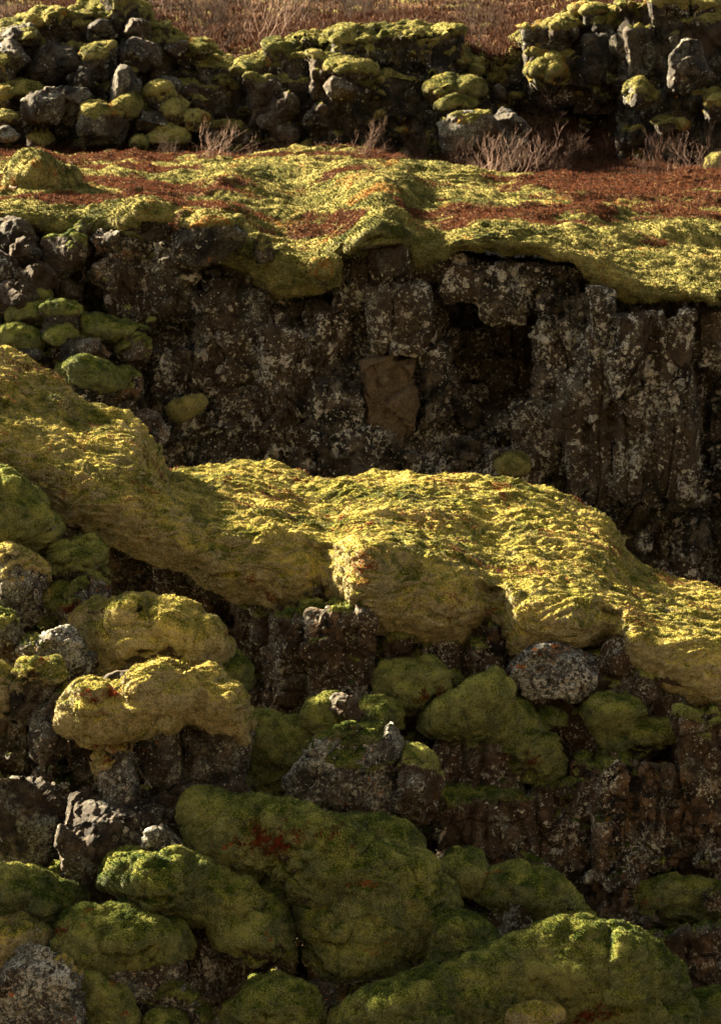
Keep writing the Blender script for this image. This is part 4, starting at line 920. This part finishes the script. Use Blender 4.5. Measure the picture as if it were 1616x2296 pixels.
# on the plateau: rust red patches
co, q = PLAT; n = normals(co, q); px, py = proj(co)
hm = plat_heath(co)
w = sstep(hm, .18, .9)*sstep(n[:, 2], .3, .7)*(px > -60)*(px < 1680)
area = np.linalg.norm(np.cross(co[q[:, 1]]-co[q[:, 0]], co[q[:, 3]]-co[q[:, 0]]), axis=1); va = np.bincount(q[:, 0], area, len(co))
sprigs('heather', co, n, w*va, 85000, .05, 4, M['heather'], 'low rust red heather between the moss mounds of the plateau', 5)
co, q = HEATH; n = normals(co, q); px, py = proj(co)
w = (px > -60)*(px < 1690)*(py < 480)*(py > 220)*(.25+sstep(fbm(co, .5, 3, 611), -.3, .2))
sprigs('heather', co, n, w.astype(float), 60000, .09, 4, M['heather_far'], 'dull brown red heather filling the hollow below the far ridge', 6)
co, q = HILL; n = normals(co, q); px, py = proj(co)
w = (px > -60)*(px < 1690)*(py < 210)*(py > -20)*(.3+sstep(fbm(co, .3, 3, 612), -.3, .2))
sprigs('heather', co, n, w.astype(float), 45000, .18, 4, M['scrub'], 'brown red heath on the hillside above the far ridge', 7)
co, q = RIDGE; n = normals(co, q); px, py = proj(co)
hm = fbm(co, 1.6, 4, 621)
hm += .5*np.exp(-((px-620)/60)**2-((py-1110)/25)**2) + .5*np.exp(-((px-1170)/90)**2-((py-1275)/14)**2) + .25*np.exp(-((px-1250)/300)**2-((py-1310)/20)**2)
w = sstep(hm, .30, .55)*sstep(n[:, 2], .2, .6)
sprigs('heather', co, n, w, 16000, .030, 4, M['heather'], 'tiny rust red sprigs growing through the sunlit moss blanket', 8)

def patch(key, cx, cy, rx, ry, count, label, seed, h=.028):
    co, q = MOSS[key]; n = normals(co, q); px, py = proj(co)
    w = np.exp(-((px-cx)/rx)**2-((py-cy)/ry)**2)*sstep(fbm(co, 6, 3, seed), -.15, .25)*((n*(np.array([0, 0, CAMZ])-co)).sum(1) > 0)
    sprigs('red_heather', co, n, w, int(count*1.4), h, 4, M['red_sprig'], label, seed)
patch('huge slab', 650, 1880, 75, 24, 2600, 'rust red sprigs spread across the back of the huge green moss slab', 31)
patch('big oval', 205, 1372, 34, 12, 900, 'rust red sprigs at the upper left of the big oval boulder', 32)
patch('big oval', 390, 1422, 16, 10, 250, 'small red sprig tuft right of the middle of the oval boulder', 33)
patch('mushroom', 225, 1552, 26, 7, 350, 'red sprigs along the saddle of the mushroom shaped boulder', 34)
patch('mushroom', 215, 1580, 12, 12, 120, 'faint red sprig spots on the left lobe of the mushroom shaped boulder', 35)
patch('great green', 1320, 2275, 45, 14, 700, 'dark red sprigs at the bottom edge on the great moss slope', 36)
patch('long olive', 1190, 1700, 14, 10, 160, 'dark red spot low on the long olive moss slab', 37)
patch('tan moss', 960, 1555, 26, 12, 350, 'rusty sprigs on the tan moss cushion high on the wall', 38)
patch('domed boulder', 150, 2090, 26, 18, 260, 'thin red sprigs on the shoulder of the domed boulder', 39)

def shrub_mesh(name, seed, h, spread, nst, mat, depth=4, r0=.02, pr=.8):
    rnd = random.Random(seed); V = []; F = []
    def tube(pts, rs):
        b = len(V)
        for p, r in zip(pts, rs):
            for k in range(3):
                a = k*2.094; V.append((p[0]+r*math.cos(a), p[1]+r*math.sin(a), p[2]+r*.25*math.sin(a+1)))
        for i in range(len(pts)-1):
            for k in range(3):
                k2 = (k+1) % 3; F.append((b+3*i+k, b+3*i+k2, b+3*i+3+k2, b+3*i+3+k))
    def grow(p, d, L, r, lev):
        pts = [p]; q = Vector(p); d = Vector(d).normalized(); seg = 4
        for s in range(seg):
            d = (d + Vector((rnd.gauss(0, .16), rnd.gauss(0, .16), rnd.gauss(.03, .10)))).normalized()
            q = q + d*(L/seg); pts.append(tuple(q))
            if lev < depth and s >= (1 if lev else 0):
                for _ in range(2 if lev > 0 else 2):
                    if rnd.random() < pr:
                        dd = (d + Vector((rnd.gauss(0, .55), rnd.gauss(0, .55), rnd.gauss(.15, .35)))).normalized()
                        grow(tuple(q), dd, L*rnd.uniform(.45, .7), r*(.55-.05*s)+.0012, lev+1)
        tube(pts, [r*(1-.17*i) for i in range(seg+1)])
    for k in range(nst):
        a = rnd.uniform(0, 6.28); t = rnd.uniform(.15, 1)*spread
        grow((rnd.gauss(0, .05), rnd.gauss(0, .05), -.08), (math.cos(a)*t, math.sin(a)*t, 1), h*rnd.uniform(.45, .8), r0*rnd.uniform(.6, 1), 0)
    me = newmesh(name, np.array(V), np.array(F)); me.materials.append(mat); return me
SH = [shrub_mesh('shrub', 3+k, 1.0, (1.2, .8, 1.5, .9, .6, 1.1)[k], (4, 5, 4, 5, 3, 5)[k], M['twig' if k in (0, 2, 4) else 'twig_dark'], 3, (.010, .008, .010, .008, .010, .008)[k], (.55, .8, .55, .75, .6, .7)[k]) for k in range(6)]
from mathutils.bvhtree import BVHTree
def bvh(A):
    return BVHTree.FromPolygons([tuple(v) for v in A[0]], [tuple(int(x) for x in f) for f in A[1]])
BV = {'p': bvh(PLAT), 'h': bvh(HEATH), 'hill': bvh(HILL)}
def ground_z(x, y, which):
    hit = BV[which].ray_cast(Vector((x, y, 60)), Vector((0, 0, -1)))
    return hit[0].z if hit[0] else None
def shrub(px, py, Y, size, k, label, which, group, rot=None):
    p = at(px, py, Y); z = ground_z(p[0], p[1], which)
    o = bpy.data.objects.new('bare_shrub', SH[k]); C.objects.link(o)
    o.location = (p[0], p[1], z if z is not None and abs(z-p[2]) < 1.2 else p[2])
    rr = random.Random(px*3+py); o.rotation_euler = (0, 0, rr.uniform(0, 6.28)); s = size*rr.uniform(.92, 1.08); o.scale = (s, s, s*rr.uniform(.85, 1.1))
    tag(o, label, 'shrub', group)
g = 'bare shrubs below the far ridge'
for px, py, Y, s, k, lab, wh in [
 (470,350,57.6,1.15,0,'pale bare birch with forked white trunk in front of the far rubble','h'),(775,352,57.6,1.1,2,'pinkish bare birch spreading at the middle foot of the far ridge','h'),
 (640,350,57.8,.55,1,'low bare shrub midway between the two pale birches','h'),(555,345,57.9,.5,3,'faint thin shrub left of the ridge centre','h'),
 (1235,440,56.2,.95,1,'largest grey bare shrub in the gully mouth, dense and fan shaped','h'),(1085,435,56.4,1.15,2,'reddish bare shrub left of the largest one','h'),
 (1120,425,56.8,1.0,5,'second reddish shrub tangled with its left neighbour','h'),(1160,440,56.3,1.2,0,'small pale stemmed shrub between the reddish and the largest shrub','h'),
 (1270,400,58.6,.9,5,'tall dark shrub behind the largest grey one','h'),(1290,350,60.0,.9,3,'dark shrub high in the gully','h'),(1220,340,60.5,1.1,1,'purplish shrub against the left side of the gully','h'),
 (1350,370,59.6,.9,5,'dark thin shrub at the right side of the gully','h'),(1500,420,57.0,1.2,2,'pale leaning shrub on the right heath','h'),(1560,425,56.8,1.0,0,'small pale forked shrub near the right edge','h'),
 (1440,430,57.0,.55,4,'thin twiggy shrub left of the pale leaning one','h'),(700,330,58.6,.6,5,'dull shrub against the dark foot of the ridge','h'),(870,345,58.4,.55,3,'dim shrub left of the white flecked boulder','h'),
 (1060,400,57.8,.8,5,'brown shrub under the white flecked boulder','h'),(380,335,58.4,.5,1,'thin brown shrub right of the squat boulder','h'),(1600,440,56.4,.7,3,'dark shrub cut by the right edge','h'),
 (1190,300,61.6,1.0,5,'shadowy shrub at the back of the gully','h'),(930,340,58.5,.6,1,'brown shrub beside the foot of the striped stone','h')]:
    shrub(px, py, Y, s, k, lab, wh, g)
SHB = [shrub_mesh('bush', 30+k, 1.0, (1.2, .9, 1.4)[k], 5, M['scrub_twig'], 3, .009, .75) for k in range(3)]
rr = random.Random(77); g = 'bare bushes on the far hillside'
for i in range(44):
    px = rr.uniform(300, 1280) if i < 36 else rr.uniform(-40, 330)
    Y = rr.uniform(70, 96)
    # find the height of the hill below
    x = (px-808)/FP*Y
    z = ground_z(x, Y, 'hill')
    if z is None: continue
    o = bpy.data.objects.new('bare_shrub', SHB[i % 3] if i % 9 else SH[0]); C.objects.link(o); o.location = (x, Y, z-.05); o.rotation_euler = (0, 0, rr.uniform(0, 6.28)); s = rr.uniform(.9, 1.9); o.scale = (s, s, s)
    tag(o, 'leafless grey brown bush in the thicket on the far hillside', 'shrub', g)
